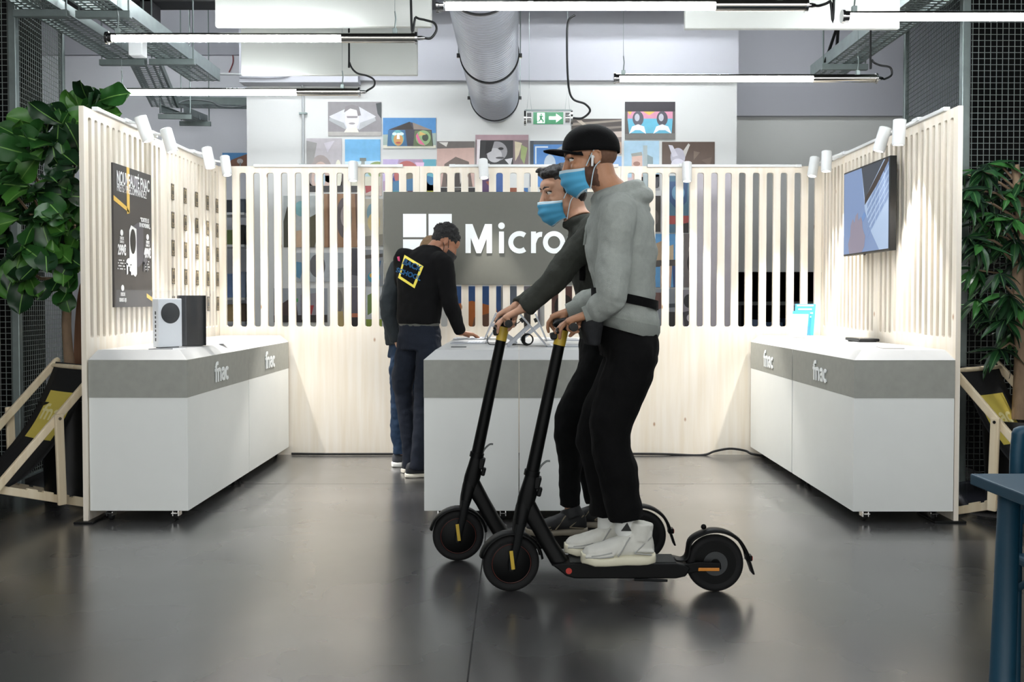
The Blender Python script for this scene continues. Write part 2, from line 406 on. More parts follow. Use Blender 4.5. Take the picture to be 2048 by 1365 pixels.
def counter(x0, x1, y0, y1, ch, label, logo=None, group='white counters'):
    """ch: chamfer on the sides x0, x1, y0, y1"""
    r = empty('display_counter', ((x0+x1)/2, (y0+y1)/2, 0), label, 'counter', group)
    zb, zc, zd, zt = .066, .706, .918, .972
    MB().box(x0+.001, x1-.001, y0+.003, y1-.003, zb, zc).build('body', WHITE, r, bevel=.002)
    MB().box(x0, x1, y0, y1, zc, zd).build('fascia', STONE, r, bevel=.001)
    a = MB().add([(x0,y0,zd),(x1,y0,zd),(x1,y1,zd),(x0,y1,zd),(x0+ch[0],y0+ch[2],zt),(x1-ch[1],y0+ch[2],zt),(x1-ch[1],y1-ch[3],zt),(x0+ch[0],y1-ch[3],zt)],
                 [(3,2,1,0),(4,5,6,7),(0,1,5,4),(1,2,6,5),(2,3,7,6),(3,0,4,7)])
    a.build('worktop', STONE_TOP, r)
    for x in (x0+.09, x1-.09):
        for y in (y0+.07, y1-.09): caster(r, x, y, zb)
    if logo: fnac(r, logo[0], logo[1], .165)
    return r
c_ = .062
counter(XL+.005, -1.862, 5.46, 6.708, (.03, c_, c_, c_), 'white and grey counter of the left row, nearer one, carrying two game consoles', ((-1.859, 6.085, .81), (0,1,0)))
counter(XL+.005, -1.862, 6.712, 7.87, (.03, c_, c_, .02), 'white and grey counter of the left row, far one against the slatted back wall', ((-1.859, 7.27, .81), (0,1,0)))
counter(1.873, XR-.005, 5.44, 6.665, (c_, .03, c_, c_), 'white and grey counter of the right row, nearer one, below the screen', ((1.870, 6.05, .81), (0,-1,0)))
counter(1.873, XR-.005, 6.68, 7.87, (c_, .03, c_, .02), 'white and grey counter of the right row, far one carrying a leaflet holder', ((1.870, 7.3, .81), (0,-1,0)))
counter(-.535, -.001, 5.46, 6.708, (c_, 0, c_, 0), 'front counter of the middle island, beside the employee, under the laptops')
counter(.001, .535, 5.46, 6.708, (0, c_, c_, 0), 'front counter of the middle island, behind the legs of the riders')
counter(-.535, -.001, 6.712, 7.5, (c_, 0, 0, c_), 'rear counter of the middle island, where the employee rests a hand')
counter(.001, .535, 6.712, 7.5, (0, c_, 0, c_), 'rear counter of the middle island, behind the heads of the scooter handlebars')

# ------------------------------------------------------------------ grey sign with letters
sg0 = P(767, 384, YP-.05); sg1 = P(1298, 570, YP-.05)
r = empty('display_sign', ((sg0.x+sg1.x)/2, YP-.05, sg1.z), 'dark grey board with four white squares and a white word, on the slatted back wall', 'sign')
MB().box(sg0.x, sg1.x, YP-.05, YP-.012, sg1.z, sg0.z).build('board', SIGNG, r, bevel=.002)
MB().box(sg0.x+.3, sg0.x+.34, YP-.012, YP, sg1.z+.1, sg0.z-.1).box(sg1.x-.34, sg1.x-.3, YP-.012, YP, sg1.z+.1, sg0.z-.1).build('batten', SIGNG, r)
a = MB(); D_ = YP-.054
for (x0, y0) in ((806,428),(857,428),(806,479),(857,479)):
    q0 = P(x0, y0, D_); q1 = P(x0+46.6, y0+46.8, D_); a.box(q0.x, q1.x, D_, YP-.0495, q1.z, q0.z)
a.build('emblem', LETTER, r, label='emblem of four white squares')
a = MB(); kx = (P(1131,500,D_)-P(931,500,D_)).x/200; q0 = P(931, 506.5, D_)
pl_ = lambda x, y: V((q0.x+(x-931)*kx, YP-.0497, q0.z+y*kx)); dp_ = V((0,-.0045,0))
rb = lambda pts, ww=9.8: ribbon(a, pts, ww, pl_, dp_)
for pg in ([(931,0),(931,58),(941.5,58),(941.5,0)], [(973.5,0),(973.5,58),(984,58),(984,0)], [(931,58),(945,58),(962.5,12),(962,0),(953,0)], [(970,58),(984,58),(962,0),(953,0),(952.5,12)]):
    a.prism([pl_(x, y) for x, y in pg], dp_); dp_ = dp_*1.06
rb([(1003,0),(1003,43)]); a.prism([pl_(x, y) for x, y in arc(1003,54.5,6.6,6.6,0,345,23)], dp_)
rb(arc(1039,21.5,17.5,17.5,52,308,20)); rb([(1067,0),(1067,43)]); rb([(1067,20)]+arc(1082,22,13,15.5,160,80,8)); rb(arc(1108,21.5,17.3,17.5,0,360,30))
rb(arc(1149,31.5,9.5,6.8,25,215,10)+arc(1148,12,10.5,8,70,-155,12), 9.5); rb(arc(1185,21.5,17.3,17.5,0,360,30))
rb([(1219,0),(1219,46)]+arc(1229,46,10,9,170,70,7)); rb([(1209,38.5),(1233,38.5)], 8.5)
rb([(1247,53),(1247,13)]+arc(1256,13,9,9,190,290,7)); rb([(1238,38.5),(1262,38.5)], 8.5)
a.build('lettering', LETTER, r, label='white word in thick letters')

# ------------------------------------------------------------------ track lights
def track(a, b2, label, grp='light tracks'):
    a = V(a); b2 = V(b2); r = empty('light_track', (a+b2)/2, label, 'light track', grp)
    d = (b2-a).normalized(); n_ = V((-d.y, d.x, 0))
    MB().bar(a, b2, .034, .02).build('rail', WHITEP, r, bevel=.003)
    MB().bar(a+d*.05+V((0,0,.0105)), b2-d*.05+V((0,0,.0105)), .008, .002).build('slot', mat('track_slot', '6a6e70', .5), r)
    for e in (a, b2): MB().obox(e, (.05, .038, .024), d, n_, (0,0,1)).build('end_cap', WHITEP, r, bevel=.004)
zt = ZT+.012
track((XL+.0, 5.62, zt), (XL+.0, 6.5, zt), 'white light track on top of the left slatted wall, nearer one')
track((XL+.0, 6.72, zt), (XL+.0, 7.75, zt), 'white light track on top of the left slatted wall, far one')
track((XR-.0, 5.62, zt), (XR-.0, 6.35, zt), 'white light track on top of the right slatted wall, nearer one')
track((XR-.0, 6.62, zt), (XR-.0, 7.55, zt), 'white light track on top of the right slatted wall, far one')
track((P(515,338,YP).x, YP-.018, zt-.012), (P(800,338,YP).x, YP-.018, zt-.012), 'white light track on the slatted back wall left of the employee')
track((P(905,338,YP).x, YP-.018, zt-.012), (P(1230,338,YP).x, YP-.018, zt-.012), 'white light track on the slatted back wall above the grey sign')
track((P(1300,338,YP).x, YP-.018, zt-.012), (P(1595,338,YP).x, YP-.018, zt-.012), 'white light track on the slatted back wall right of the riders')
LENS = mat('lamp_lens', 'ffffff', .3, emit='fffaf2', estr=6)
def spot(pos, aim, anchor, label, power=1.0, size=66):
    """pos: middle of the housing; aim: direction of the beam"""
    pos = V(pos); aim = V(aim).normalized(); anchor = V(anchor)
    r = empty('spotlight', pos, label, 'spotlight', 'white track spotlights')
    back = pos-aim*.078; front = pos+aim*.078
    MB().lathe([(.012,0),(.034,0),(.038,.004),(.038,.152),(.036,.156),(.030,.156),(.029,.142),(.012,.142)], back, aim, 28).build('housing', WHITEP, r, smooth=40)
    MB().lathe([(.002,0),(.028,0),(.028,.002),(.002,.002)], back+aim*.1445, aim, 24).build('lens', LENS, r, smooth=40)
    u, v = frame_from(aim)
    MB().tube([anchor, (anchor+pos)/2+V((0,0,.012)), pos-aim*.02], .009, 10).build('arm', WHITEP, r, smooth=40)
    MB().obox(anchor, (.03,.03,.03) if False else (.035,.09,.022) if abs(anchor.x) > 2.2 else (.09,.035,.022)).build('adapter', WHITEP, r, bevel=.003)
    ld = bpy.data.lights.new('beam', 'SPOT'); ld.energy = SPOT_E*power; ld.spot_size = math.radians(size); ld.spot_blend = .35; ld.shadow_soft_size = .022; ld.color = (1, .965, .93)
    lo = bpy.data.objects.new('beam', ld); COL.objects.link(lo); lo.parent = r; lo.location = (front+aim*.012)-pos
    lo.rotation_euler = aim.to_track_quat('-Z', 'Y').to_euler()
def pos_on(px, py, X):
    D = FPX*abs(X)/abs(px-CX)
    return P(px, py, D)
for (px, py, ax, ay, lb, pw_) in ((289,258,.33,.05,'white track spotlight on the left slatted wall, nearest to the fig tree',1.), (338,281,.30,-.02,'white track spotlight on the left slatted wall, second from the fig tree',1.),
        (417,316,.22,-.10,'white track spotlight on the left slatted wall, third from the fig tree',.7), (452,332,.20,-.20,'white track spotlight on the left slatted wall, farthest from the fig tree',.65)):
    p = pos_on(px, py, -2.31); spot(p, (ax, ay, -1), (XL+.01, p.y+.01, ZT+.02), lb, pw_)
for (px, py, ax, ay, lb, X_) in ((1798,265,-.05,.0,'white track spotlight on the right slatted wall, nearest to the mesh cage',2.33), (1764,279,-.28,.05,'white track spotlight on the right slatted wall, second, leaning inwards',2.33),
        (1653,323,-.06,-.12,'white track spotlight on the right slatted wall, above the screen corner',2.31), (1627,334,-.2,-.16,'white track spotlight on the right slatted wall, closest to the back wall',2.31)):
    p = pos_on(px, py, X_); spot(p, (ax, ay, -1), (XR-.01, p.y+.01, ZT+.02), lb)
for (px, py, ax, lb) in ((706,343,.02,'white track spotlight on the slatted back wall, left of the grey sign'), (967,338,.08,'white track spotlight on the slatted back wall, above the grey sign'), (1374,344,-.02,'white track spotlight on the slatted back wall, right of the grey sign')):
    p = P(px, py, YP-.14); spot(p, (ax, -.16 if px != 967 else -.3, -1), (p.x, YP-.02, ZT+.005), lb, 1.15)

# ------------------------------------------------------------------ suspended tube lamps
CLEAR = mat('clear_tube', 'ffffff', .02, trans=1.0, var=0)
def tube_lamp(x0, x1, xs, D, z, label, cable=None, wires=(.03,.93)):
    r = empty('tube_lamp', ((x0+x1)/2, D, z), label, 'tube lamp', 'suspended tube lamps')
    R_ = .026
    MB().tube([(x0+.03, D, z-.006), (xs, D, z-.006)], .0155, 14).build('lit_tube', TUBEM, r, smooth=60, label='glowing tube')
    # steel reflector strip riding over the tube
    a = MB(); n = 9; vs = []
    for xx in (x0+.02, xs):
        for rr in (R_, R_-.0015):
            for j in range(n): t = PI*(.18+.64*j/(n-1)); vs.append((xx, D+rr*math.cos(t), z+rr*math.sin(t)))
    fs = []
    for q in (0, n):
        for j in range(n-1): fs.append((q+j, q+j+1, 2*n+q+j+1, 2*n+q+j))
    a.add(vs, fs); a.build('reflector', STEEL, r, smooth=60)
    MB().tube([(xs, D, z), (x1, D, z)], R_, 20).build('driver_housing', STEEL, r, smooth=60, label='steel housing at one end')
    MB().lathe([(.02,0),(.033,0),(.033,.012),(.027,.014),(.027,.035),(.02,.035)], (x0-.012, D, z), (1,0,0), 20).build('end_cap', CHROME, r, smooth=40)
    MB().lathe([(.02,0),(.033,0),(.033,.012),(.012,.014),(.012,.035),(.008,.05),(.004,.05)], (x1-.006, D, z), (1,0,0), 20).build('end_cap', CHROME, r, smooth=40)
    for f in wires:
        x = x0+(x1-x0)*f
        b_ = MB().box(x-.012, x+.012, D-.012, D+.012, z+.02, z+.05).build('bracket', GALV, r, bevel=.002)
        MB().tube([(x, D, z+.05), (x+.005, D, z+.1), (x, D, z+.14)], .004, 6).tube([(x, D, z+.14), (x, D, 4.5)], .0012, 5).build('wire', GALV, r)
    if cable:
        pts = [V((x1+.04, D, z))]+[P(px, py, D+.01) for px, py in cable[:-1]]
        pts.append(V((P(cable[-1][0], cable[-1][1], D+.01).x, D+.01, 4.5)))
        MB().tube(bezier(pts, 8), .0065, 8).build('cable', BLK, r, smooth=60)
zD = lambda py, zz: FPX*(zz-EYE)/(602-py)
def lampx(px, py, D): return P(px, py, D).x
for (a0, a1, a2, py, D, lb, cb) in (
    (217, 833, 683, 76, 5.20, 'suspended tube lamp in front of the larger white ceiling baffle', [(862,76),(873,60),(868,46),(850,40),(832,34),(822,10),(821,-30)]),
    (229, 719, 594, 184, 6.52, 'suspended tube lamp lowest on the left, in front of the smaller white baffle', [(735,181),(748,172),(748,160),(735,152),(712,145),(699,125),(698,90),(698,40)]),
    (878, 1612, 1430, 11, 4.58, 'suspended tube lamp crossing in front of the round metal duct', [(1640,11),(1660,2),(1668,-20),(1668,-60)]),
    (1231, 1752, 1625, 157, 6.18, 'suspended tube lamp above the riders, right of the exit sign', [(1770,158),(1783,150),(1780,135),(1758,130),(1744,120),(1741,90),(1741,40)]),
    (1688, 2360, 2200, 33, 4.83, 'suspended tube lamp at the upper right, in front of the mesh cage', None)):
    p0 = P(a0, py, D); p1 = P(a1, py, D); ps = P(a2, py, D)
    tube_lamp(p0.x, p1.x, ps.x, D, p0.z, lb, cb, (.25, .93) if py == 11 else (.03, .93))
# lamps added out of view over the hall, to light the booth frontally
k = 0
HT = ['nearest the camera', 'further out in the hall', 'at the far end of the hall']
for y, xs_ in ((2.9, (-2.6, .9)), (.9, (-3.2, 1.2)), (-1.6, (-2.4, 1.0)), (-3.8, (-2.4, 1.0))):
    for x in xs_:
        k += 1
        tube_lamp(x, x+1.65, x+1.25, y, 2.95 if y > 2 else 2.66, 'added unseen hall tube lamp, %s one of the %s row before the booth' % ('left' if x < 0 else 'right', {2.9:'first',.9:'second',-1.6:'third',-3.8:'fourth'}[y]))

for x, lb in ((-2.4, 'left of the duct'), (.45, 'right of the duct')):  # lamps added above the frame to brighten the wall behind the slats
    tube_lamp(x, x+1.65, x+1.25, 7.98, 3.86, 'unseen tube lamp added high over the aisle behind the booth, '+lb)
    tube_lamp(x, x+1.65, x+1.25, 7.55, 3.80, 'unseen tube lamp added high above the back of the booth, '+lb)
tube_lamp(2.2, 3.85, 3.45, 8.9, 4.25, 'unseen tube lamp added high over the right recess')  # this lamp and the next are added out of view to brighten the recesses
tube_lamp(-4.4, -2.75, -3.15, 8.9, 4.25, 'unseen tube lamp added high over the left recess')

# ------------------------------------------------------------------ white ceiling baffles
def baffle(px0, px1, pyb, D, h, label):
    a = P(px0, pyb, D); b2 = P(px1, pyb, D); x0, x1, z = a.x, b2.x, a.z
    r = empty('ceiling_baffle', ((x0+x1)/2, D, z), label, 'acoustic baffle', 'white ceiling baffles')
    MB().box(x0, x1, D-.0, D+.04, z, z+h).build('panel', mat('baffle_white', 'c3c5bf', .85, var=.01), r, bevel=.006)
    for f in (.15, .85): MB().tube([(x0+(x1-x0)*f, D+.02, z+h), (x0+(x1-x0)*f, D+.02, 4.5)], .0015, 6).build('wire', GALV, r)
baffle(430, 863, 53, 5.42, .6, 'large white ceiling baffle at the top, left of the round duct')
baffle(482, 835, 150, 6.68, .6, 'smaller white ceiling baffle hanging behind the large one')
baffle(1370, 1800, 57, 5.3, .6, 'white ceiling baffle at the top right, behind the lamp cable')

# ------------------------------------------------------------------ spiral duct
r = empty('spiral_duct', (P(985,199,8.9).x, 7.0, 2.88), 'round spiral metal duct running under the ceiling to the back wall', 'ventilation duct')
dx = P(985, 199, 8.94).x+.02; zc_ = 3.10; R_ = .212
prof = []; y = 2.6; k = 0
while y < 8.94:
    prof += [(R_, y), (R_, y+.040), (R_+.005, y+.045), (R_+.005, y+.052), (R_, y+.057)]; y += .0575
prof[-1] = (R_, 8.94)
MB().lathe(prof, (dx, 0, zc_), (0,1,0), 48).build('duct_body', ALU, r, smooth=30)
for y in (8.88, 7.35, 5.6, 4.0):
    c = MB().lathe([(R_+.002,-.012),(R_+.013,-.012),(R_+.013,.012),(R_+.002,.012)], (dx, y, zc_), (0,1,0), 48).build('clamp', BLK, r, smooth=30)
    for s in (-1, 1):
        MB().box(dx+s*(R_+.02)-.012, dx+s*(R_+.02)+.012, y-.012, y+.012, zc_-.03, zc_+.0).build('bolt', CHROME, c)
        MB().tube([(dx+s*(R_+.02), y, zc_), (dx+s*(R_+.02), y, 4.5)], .004, 6).build('hanger_rod', GALV, r)

# ------------------------------------------------------------------ exit sign
D = 8.3; e0 = P(1050, 236, D); e1 = P(1143, 236, D); zc2 = e0.z
r = empty('exit_sign', ((e0.x+e1.x)/2, D, zc2-.06), 'green illuminated exit sign in a clear tube, hanging right of the duct', 'exit sign')
er = .062
GREENM = mat('exit_green', '0a7a4a', .4, emit='0a8a50', estr=.35)
MB().box(e0.x+.07, e1.x-.07, D-.012, D+.012, zc2-.052, zc2+.046).build('panel', GREENM, r, label='green panel')
# pictogram: door, running figure, arrow
a = MB(); yy = D-.014; w_ = (e1.x-e0.x-.14); xx0 = e0.x+.07
def R2(x0, x1, z0, z1): a.box(xx0+x0*w_, xx0+x1*w_, yy, yy+.002, zc2-.052+z0*.098, zc2-.052+z1*.098)
R2(.13, .38, .06, .94)
a.build('pictogram', mat('exit_white', 'f2fff6', .4, emit='e8fff2', estr=.9), r, label='white door and arrow')
a2 = MB()
def poly(pts, dep=.002, off=.0): 
    a2.prism([V((xx0+x*w_, yy-off, zc2-.052+z*.098)) for x, z in pts], (0, dep, 0))
poly([(.52,.36),(.76,.36),(.76,.12),(.96,.5),(.76,.88),(.76,.64),(.52,.64)])
a2.build('arrow', mat('exit_white', 'f2fff6', .4), r)
a2 = MB(); 
poly([(.24,.86),(.29,.86),(.29,.74),(.24,.74)], off=.002); poly([(.2,.7),(.3,.72),(.29,.42),(.22,.42)], off=.002); poly([(.22,.44),(.29,.46),(.36,.25),(.33,.1),(.30,.1),(.31,.24),(.25,.34)], off=.002)
poly([(.22,.44),(.26,.42),(.22,.22),(.13,.16),(.13,.21),(.19,.27)], off=.002); poly([(.3,.7),(.36,.56),(.34,.54),(.28,.62)], off=.002)
a2.build('running_figure', GREENM, r)
MB().tube([(e0.x, D, zc2), (e1.x, D, zc2)], er, 28, caps=False).build('clear_tube', mat('clear_acrylic', 'ffffff', .03, alpha=.12, spec=.6), r, smooth=60)
for xx in (e0.x, e1.x): MB().lathe([(.03,-.008),(er+.004,-.008),(er+.004,.008),(.03,.008)], (xx, D, zc2), (1,0,0), 28).build('end_cap', CHROME, r, smooth=40)
for xx in (e0.x+.035, e1.x-.035):
    MB().lathe([(.01,-.018),(.045,-.018),(.045,.018),(.01,.018)], (xx, D, zc2), (1,0,0), 20).build('fitting', CHROME, r, smooth=40)
    MB().tube([(xx-.02, D, zc2+er), (xx, D, zc2+.25), (xx+.02, D, zc2+er)], .0015, 5).tube([(xx, D, zc2+.25), (xx, D, 4.5)], .0015, 5).build('wire', GALV, r)
MB().box(e0.x, e1.x, D-.01, D+.01, zc2+er-.004, zc2+er+.008).build('top_rail', GALV, r)
MB().tube(bezier([V((e1.x+.01, D, zc2)), P(1165,236,D), P(1180,222,D), P(1170,208,D), P(1146,198,D), P(1137,170,D), P(1134,100,D), P(1136,45,D), P(1150,30,D)], 8), .009, 8).build('cable', BLK, r, smooth=60)
# black cable tray along the beam
# ------------------------------------------------------------------ cable trays
def cable_tray(a, b2, wd, label, side_h=.06, hang=(), name='cable_tray'):
    a = V(a); b2 = V(b2); d = (b2-a); L_ = d.length; d.normalize(); s = V((0,0,1)).cross(d).normalized(); up = d.cross(s)
    r = empty(name, (a+b2)/2, label, 'cable tray', 'perforated cable trays')
    m1 = MB()
    for sg in (-1, 1):
        m1.obox((a+b2)/2+s*sg*wd/2+up*side_h/2, (L_, .003, side_h), d, s, up); m1.obox((a+b2)/2+s*sg*(wd/2-.008)+up*side_h, (L_, .018, .003), d, s, up)
    m1.build('side_rail', GALV, r)
    m2 = MB(); k = int(L_/.05)
    for i in range(k):
        c = a+d*(i+.5)*L_/k; m2.obox(c, (.022, wd, .003), d, s, up)
    for t in (-.5, -.28, 0, .28, .5): m2.obox((a+b2)/2+s*t*wd*.94, (L_, .02, .0035), d, s, up)
    m2.build('perforated_base', GALV, r)
    for h in hang:
        c = a+d*h*L_
        MB().obox(c-up*.03, (.045, wd+.1, .045), d, s, up).build('support_bar', GALV, r, bevel=.003)
        MB().tube([c-s*(wd/2+.035), V((c-s*(wd/2+.035)).to_tuple()[:2]+(4.5,))], .006, 6).tube([c+s*(wd/2+.035), V((c+s*(wd/2+.035)).to_tuple()[:2]+(4.5,))], .006, 6).build('hanger_rod', GALV, r)
    return r
zt_ = 3.12
xl0 = P(42, 32, 6.33).x; xl1 = P(145, 32, 6.33).x; xr0 = P(160, 32, 6.33).x; xr1 = P(245, 32, 6.33).x
cable_tray(((xl0+xl1)/2-.02, 3.6, zt_), ((xl0+xl1)/2-.02, 7.75, zt_), .25, 'perforated steel cable tray under the ceiling, nearer the left mesh cage', hang=(.65, .96))
cable_tray(((xr0+xr1)/2+.02, 3.6, zt_), ((xr0+xr1)/2+.02, 8.35, zt_), .25, 'perforated steel cable tray under the ceiling, second from the left mesh cage', hang=(.573, .835), side_h=.1)
cable_tray(P(290,128,8.0), P(330,215,9.3), .24, 'sloping perforated cable tray dropping behind the lamps')
cable_tray(P(350,212,9.6), P(500,214,9.6), .2, 'short level cable tray with loose cables, ending at the white pier', side_h=.07)
cable_tray(P(345,225,8.9), P(395,243,9.8), .2, 'short perforated cable tray below the loose cables', hang=(.1, .9))
cable_tray((P(1680,128,7.6).x+.05, 3.6, 3.1), (P(1680,128,7.6).x+.05, 8.1, 3.1), .26, 'perforated steel cable tray on the right, above the slatted wall', hang=(.9,), side_h=.09)
a = MB(); c0 = P(1645, 128, 7.6); 
o = MB().bar(P(1672,60,7.7), P(1650,125,7.7), .02, .02).bar(P(1676,60,7.7), P(1672,118,7.7), .02, .02).build('tray_bracket', BLK, label='black bracket holding the cable tray on the right', cat='bracket')
for i, (pts, lb) in enumerate((([(352,208),(380,200),(420,203),(440,212),(470,214),(495,210)], 'grey loose cable lying along the level cable tray'), ([(372,215),(372,222),(395,228),(400,240)], 'thin dark cable drooping from the level cable tray'))):
    MB().tube(bezier([P(x, y, 9.45) for x, y in pts], 6), .009, 6).build('loose_cable', mat('grey_cable', '7c8284', .6), smooth=60, label=lb, cat='cable')
# white junction box on the tray, conduit down the pier
o = MB().box(P(256,85,6.9).x, P(284,85,6.9).x, 6.9, 7.0, P(256,110,6.9).z, 3.119).build('junction_box', WHITEP, bevel=.008, label='small white box hanging under the left cable tray', cat='junction box')
r = empty('conduit', (P(605,200,8.96).x, 8.96, 2), 'thin grey conduit pipe running down the white back wall', 'pipe')
MB().tube(bezier([P(430,148,8.80), P(560,150,8.80), P(590,152,8.9), P(604,170,8.96), P(606,220,8.97), P(606,400,8.97), P(606,640,8.97)], 8), .011, 8).build('pipe', mat('conduit_grey', 'b3b6b8', .45), r, smooth=60)
for (x, y) in ((606,227), (606,330)): p = P(x, y, 8.97); MB().box(p.x-.035, p.x+.035, 8.955, 8.99, p.z-.008, p.z+.008).build('clip', GALV, r)
o = MB().tube(bezier([P(465,105,10.59), P(466,125,10.59), P(458,145,10.59)], 6), .006, 6).build('red_wire', mat('red_wire', '8a3a3a', .5), smooth=60, label='short red wire dangling by the white baffle', cat='wire')

# ------------------------------------------------------------------ right wall screen
xs_ = XR-.10
def side_pt(px, py, X):  # point on a plane of constant x
    u = (px-CX)/FPX; v = -(py-CY)/FPX; t = X/u
    return V((X, t*(v*math.sin(PITCH)+math.cos(PITCH)), EYE+t*(v*math.cos(PITCH)-math.sin(PITCH))))
t0 = side_pt(1688, 349, xs_); t1 = side_pt(1778, 508, xs_)
ty0, ty1 = t1.y, t0.y; tz0, tz1 = side_pt(1688,513,xs_).z, side_pt(1688,347,xs_).z
r = empty('wall_screen', (xs_, (ty0+ty1)/2, tz0), 'flat screen on the right slatted wall showing a hand by a keyboard', 'screen')
MB().box(xs_, xs_+.045, ty0, ty1, tz0, tz1).build('casing', BLK, r, bevel=.003)
MB().box(xs_+.045, XR, (ty0+ty1)/2-.15, (ty0+ty1)/2+.15, tz0+.18, tz1-.18).build('wall_mount', BLK, r)
SCR = {}
def scr(name, c, e=.85): return mat(name, tuple(int(c[i:i+2], 16)*.25 for i in (0, 2, 4)), .5, emit=c, estr=e, var=.06, scale=4, spec=.2)
a = MB(); sx = xs_-.0015; hh = tz1-tz0; ww = ty1-ty0
def sp(q, off): # q: (u from far to near edge, v up)
    return V((sx-off, ty1-.012-(ww-.024)*q[0], tz0+.012+(hh-.024)*q[1]))
def spoly(pts, mi, off): a.prism([sp(q, off) for q in pts], (.001,0,0), mi)
spoly([(0,0),(1,0),(1,1),(0,1)], 0, 0)
spoly([(.42,1),(1,1),(1,0),(.82,0),(.62,.25),(.5,.5)], 1, .0005)
spoly([(.42,1),(.9,1),(.5,.62)], 4, .001)
spoly([(.93,1),(1,1),(1,.92),(.5,.55),(.5,.62)], 2, .0015)
for i in range(5):
    for j in range(5):
        x = .56+.09*i-.0*j; y = .50+.085*i-.085*j
        if y > .02 and x < .97: spoly([(x,y),(x+.078,y+.075),(x+.078,y+.125),(x,y+.05)], 0, .0022); 
spoly([(.15,0),(.12,.12),(.17,.22),(.18,.34),(.23,.42),(.27,.36),(.30,.45),(.35,.48),(.36,.38),(.42,.42),(.45,.36),(.46,.28),(.52,.18),(.5,.06),(.44,0)], 3, .003)
spoly([(.44,.41),(.49,.47),(.53,.43),(.47,.36)], 5, .0035)
a.build('picture', [scr('scr_blue','8da6d2',.75), scr('scr_pale','bcd4f4',.75), scr('scr_bar','564a45',.45), scr('scr_hand','a79fb2',.7), scr('scr_dark','59616e',.5), scr('scr_key','7fa6e0',.7)], r, label='lit picture of a hand and keyboard')
MB().box(xs_-.002, xs_, (ty0+ty1)/2-.02, (ty0+ty1)/2+.02, tz0-.012, tz0).build('sensor', BLK, r)
# ================================================================== PICTURES ON THE BACK WALL
def pm(c):
    return mat('print_'+c, c, .45, var=.16, scale=17, detail=5)
def poster(px0, py0, px1, py1, base, label, shapes=(), D=YB-.004, frame=None):
    p0 = P(px0, py0, D); p1 = P(px1, py1, D); x0, x1, z0, z1 = p0.x, p1.x, p1.z, p0.z
    a = MB().box(x0, x1, D-.006, D, z0, z1, 0); cols = [base]
    for i, sh in enumerate(shapes):
        c = sh[-1]
        if c not in cols: cols.append(c)
        if sh[0] == 'e': pts = arc(sh[1], sh[2], sh[3], sh[4], 0, 345, 23)
        else: pts = sh[1]
        yy = D-.0064-.0004*i
        a.prism([(x0+(x1-x0)*min(1, max(0, u)), yy, z1+(z0-z1)*min(1, max(0, v))) for u, v in pts], (0, .0003, 0), cols.index(c))
    return a.build('wall_picture', [pm(c) for c in cols], label=label, cat='picture', group='unframed pictures on the back wall', org=((x0+x1)/2, D, z0))
q = 'p'; e = 'e'
poster(656,204,763,272,'8d898c','grey picture of a pale portrait on a diamond, topmost left on the back wall', [
 (q,[(0,.88),(1,.88),(1,1),(0,1)],'aaa6a2'),(q,[(.02,.43),(.42,.14),(.58,.14),(.9,.43),(.58,.8),(.35,.8)],'cfcfd4'),(q,[(.03,.46),(.3,.62),(.36,.84),(.02,.55)],'a9abae'),(q,[(.88,.46),(.6,.62),(.57,.84),(.9,.55)],'b3b5b8'),
 (q,[(.9,.05),(1,.02),(1,.5),(.93,.35)],'43484a'),(e,.45,.5,.13,.34,'e4e2e4'),(q,[(.3,.32),(.33,.14),(.45,.08),(.58,.14),(.62,.4),(.56,.42),(.54,.25),(.42,.2),(.34,.28)],'857f82'),(q,[(.35,.42),(.56,.42),(.55,.48),(.36,.48)],'8f888c'),(e,.45,.64,.06,.03,'9b9498'),(q,[(.3,.9),(.36,.76),(.54,.76),(.58,.9)],'e6e3d6')])
poster(766,236,872,297,'4b86bd','picture of a gabled shed painted with two faces under a blue sky', [
 (q,[(0,.55),(1,.5),(1,1),(0,1)],'9fb0a8'),(q,[(0,.9),(1,.9),(1,1),(0,1)],'d8d5c4'),(q,[(.12,.38),(.5,.13),(.92,.4),(.95,.93),(.08,.93)],'3d3b45'),(q,[(.56,.15),(.92,.4),(.58,.38)],'8d8078'),(q,[(.2,.38),(.5,.13),(.57,.38)],'332c2a'),
 (q,[(.1,.4),(.42,.4),(.46,.93),(.08,.93)],'3c6a92'),(e,.28,.66,.12,.26,'68a8b0'),(e,.29,.72,.09,.2,'c99a5c'),(e,.22,.53,.045,.05,'d9eef2'),(e,.35,.53,.045,.05,'d9eef2'),(q,[(.27,.5),(.31,.5),(.32,.7),(.26,.7)],'eef2ee'),(e,.29,.82,.05,.03,'b5564a'),
 (q,[(.6,.42),(.9,.42),(.94,.93),(.57,.93)],'5d6a4c'),(e,.76,.66,.14,.25,'8fae7c'),(q,[(.62,.6),(.68,.85),(.8,.92),(.7,.7),(.65,.5)],'d86f94'),(e,.8,.65,.06,.12,'3f4a3c'),(q,[(.7,.45),(.82,.55),(.68,.6)],'d3b06c')])
poster(613,277,684,372,'b3aeb2','faded grey and brown portrait picture beside the conduit pipe', [
 (e,.4,.75,.34,.4,'9a8f8c'),(e,.4,.85,.26,.36,'c0a79c'),(e,.38,.85,.15,.22,'a9bfcc'),(q,[(.0,.05),(.3,.1),(.2,.5),(0,.6)],'93918f'),(e,.9,.75,.1,.3,'dcdac8'),(q,[(.5,.1),(.8,.05),(.6,.3)],'c5c0c8')])
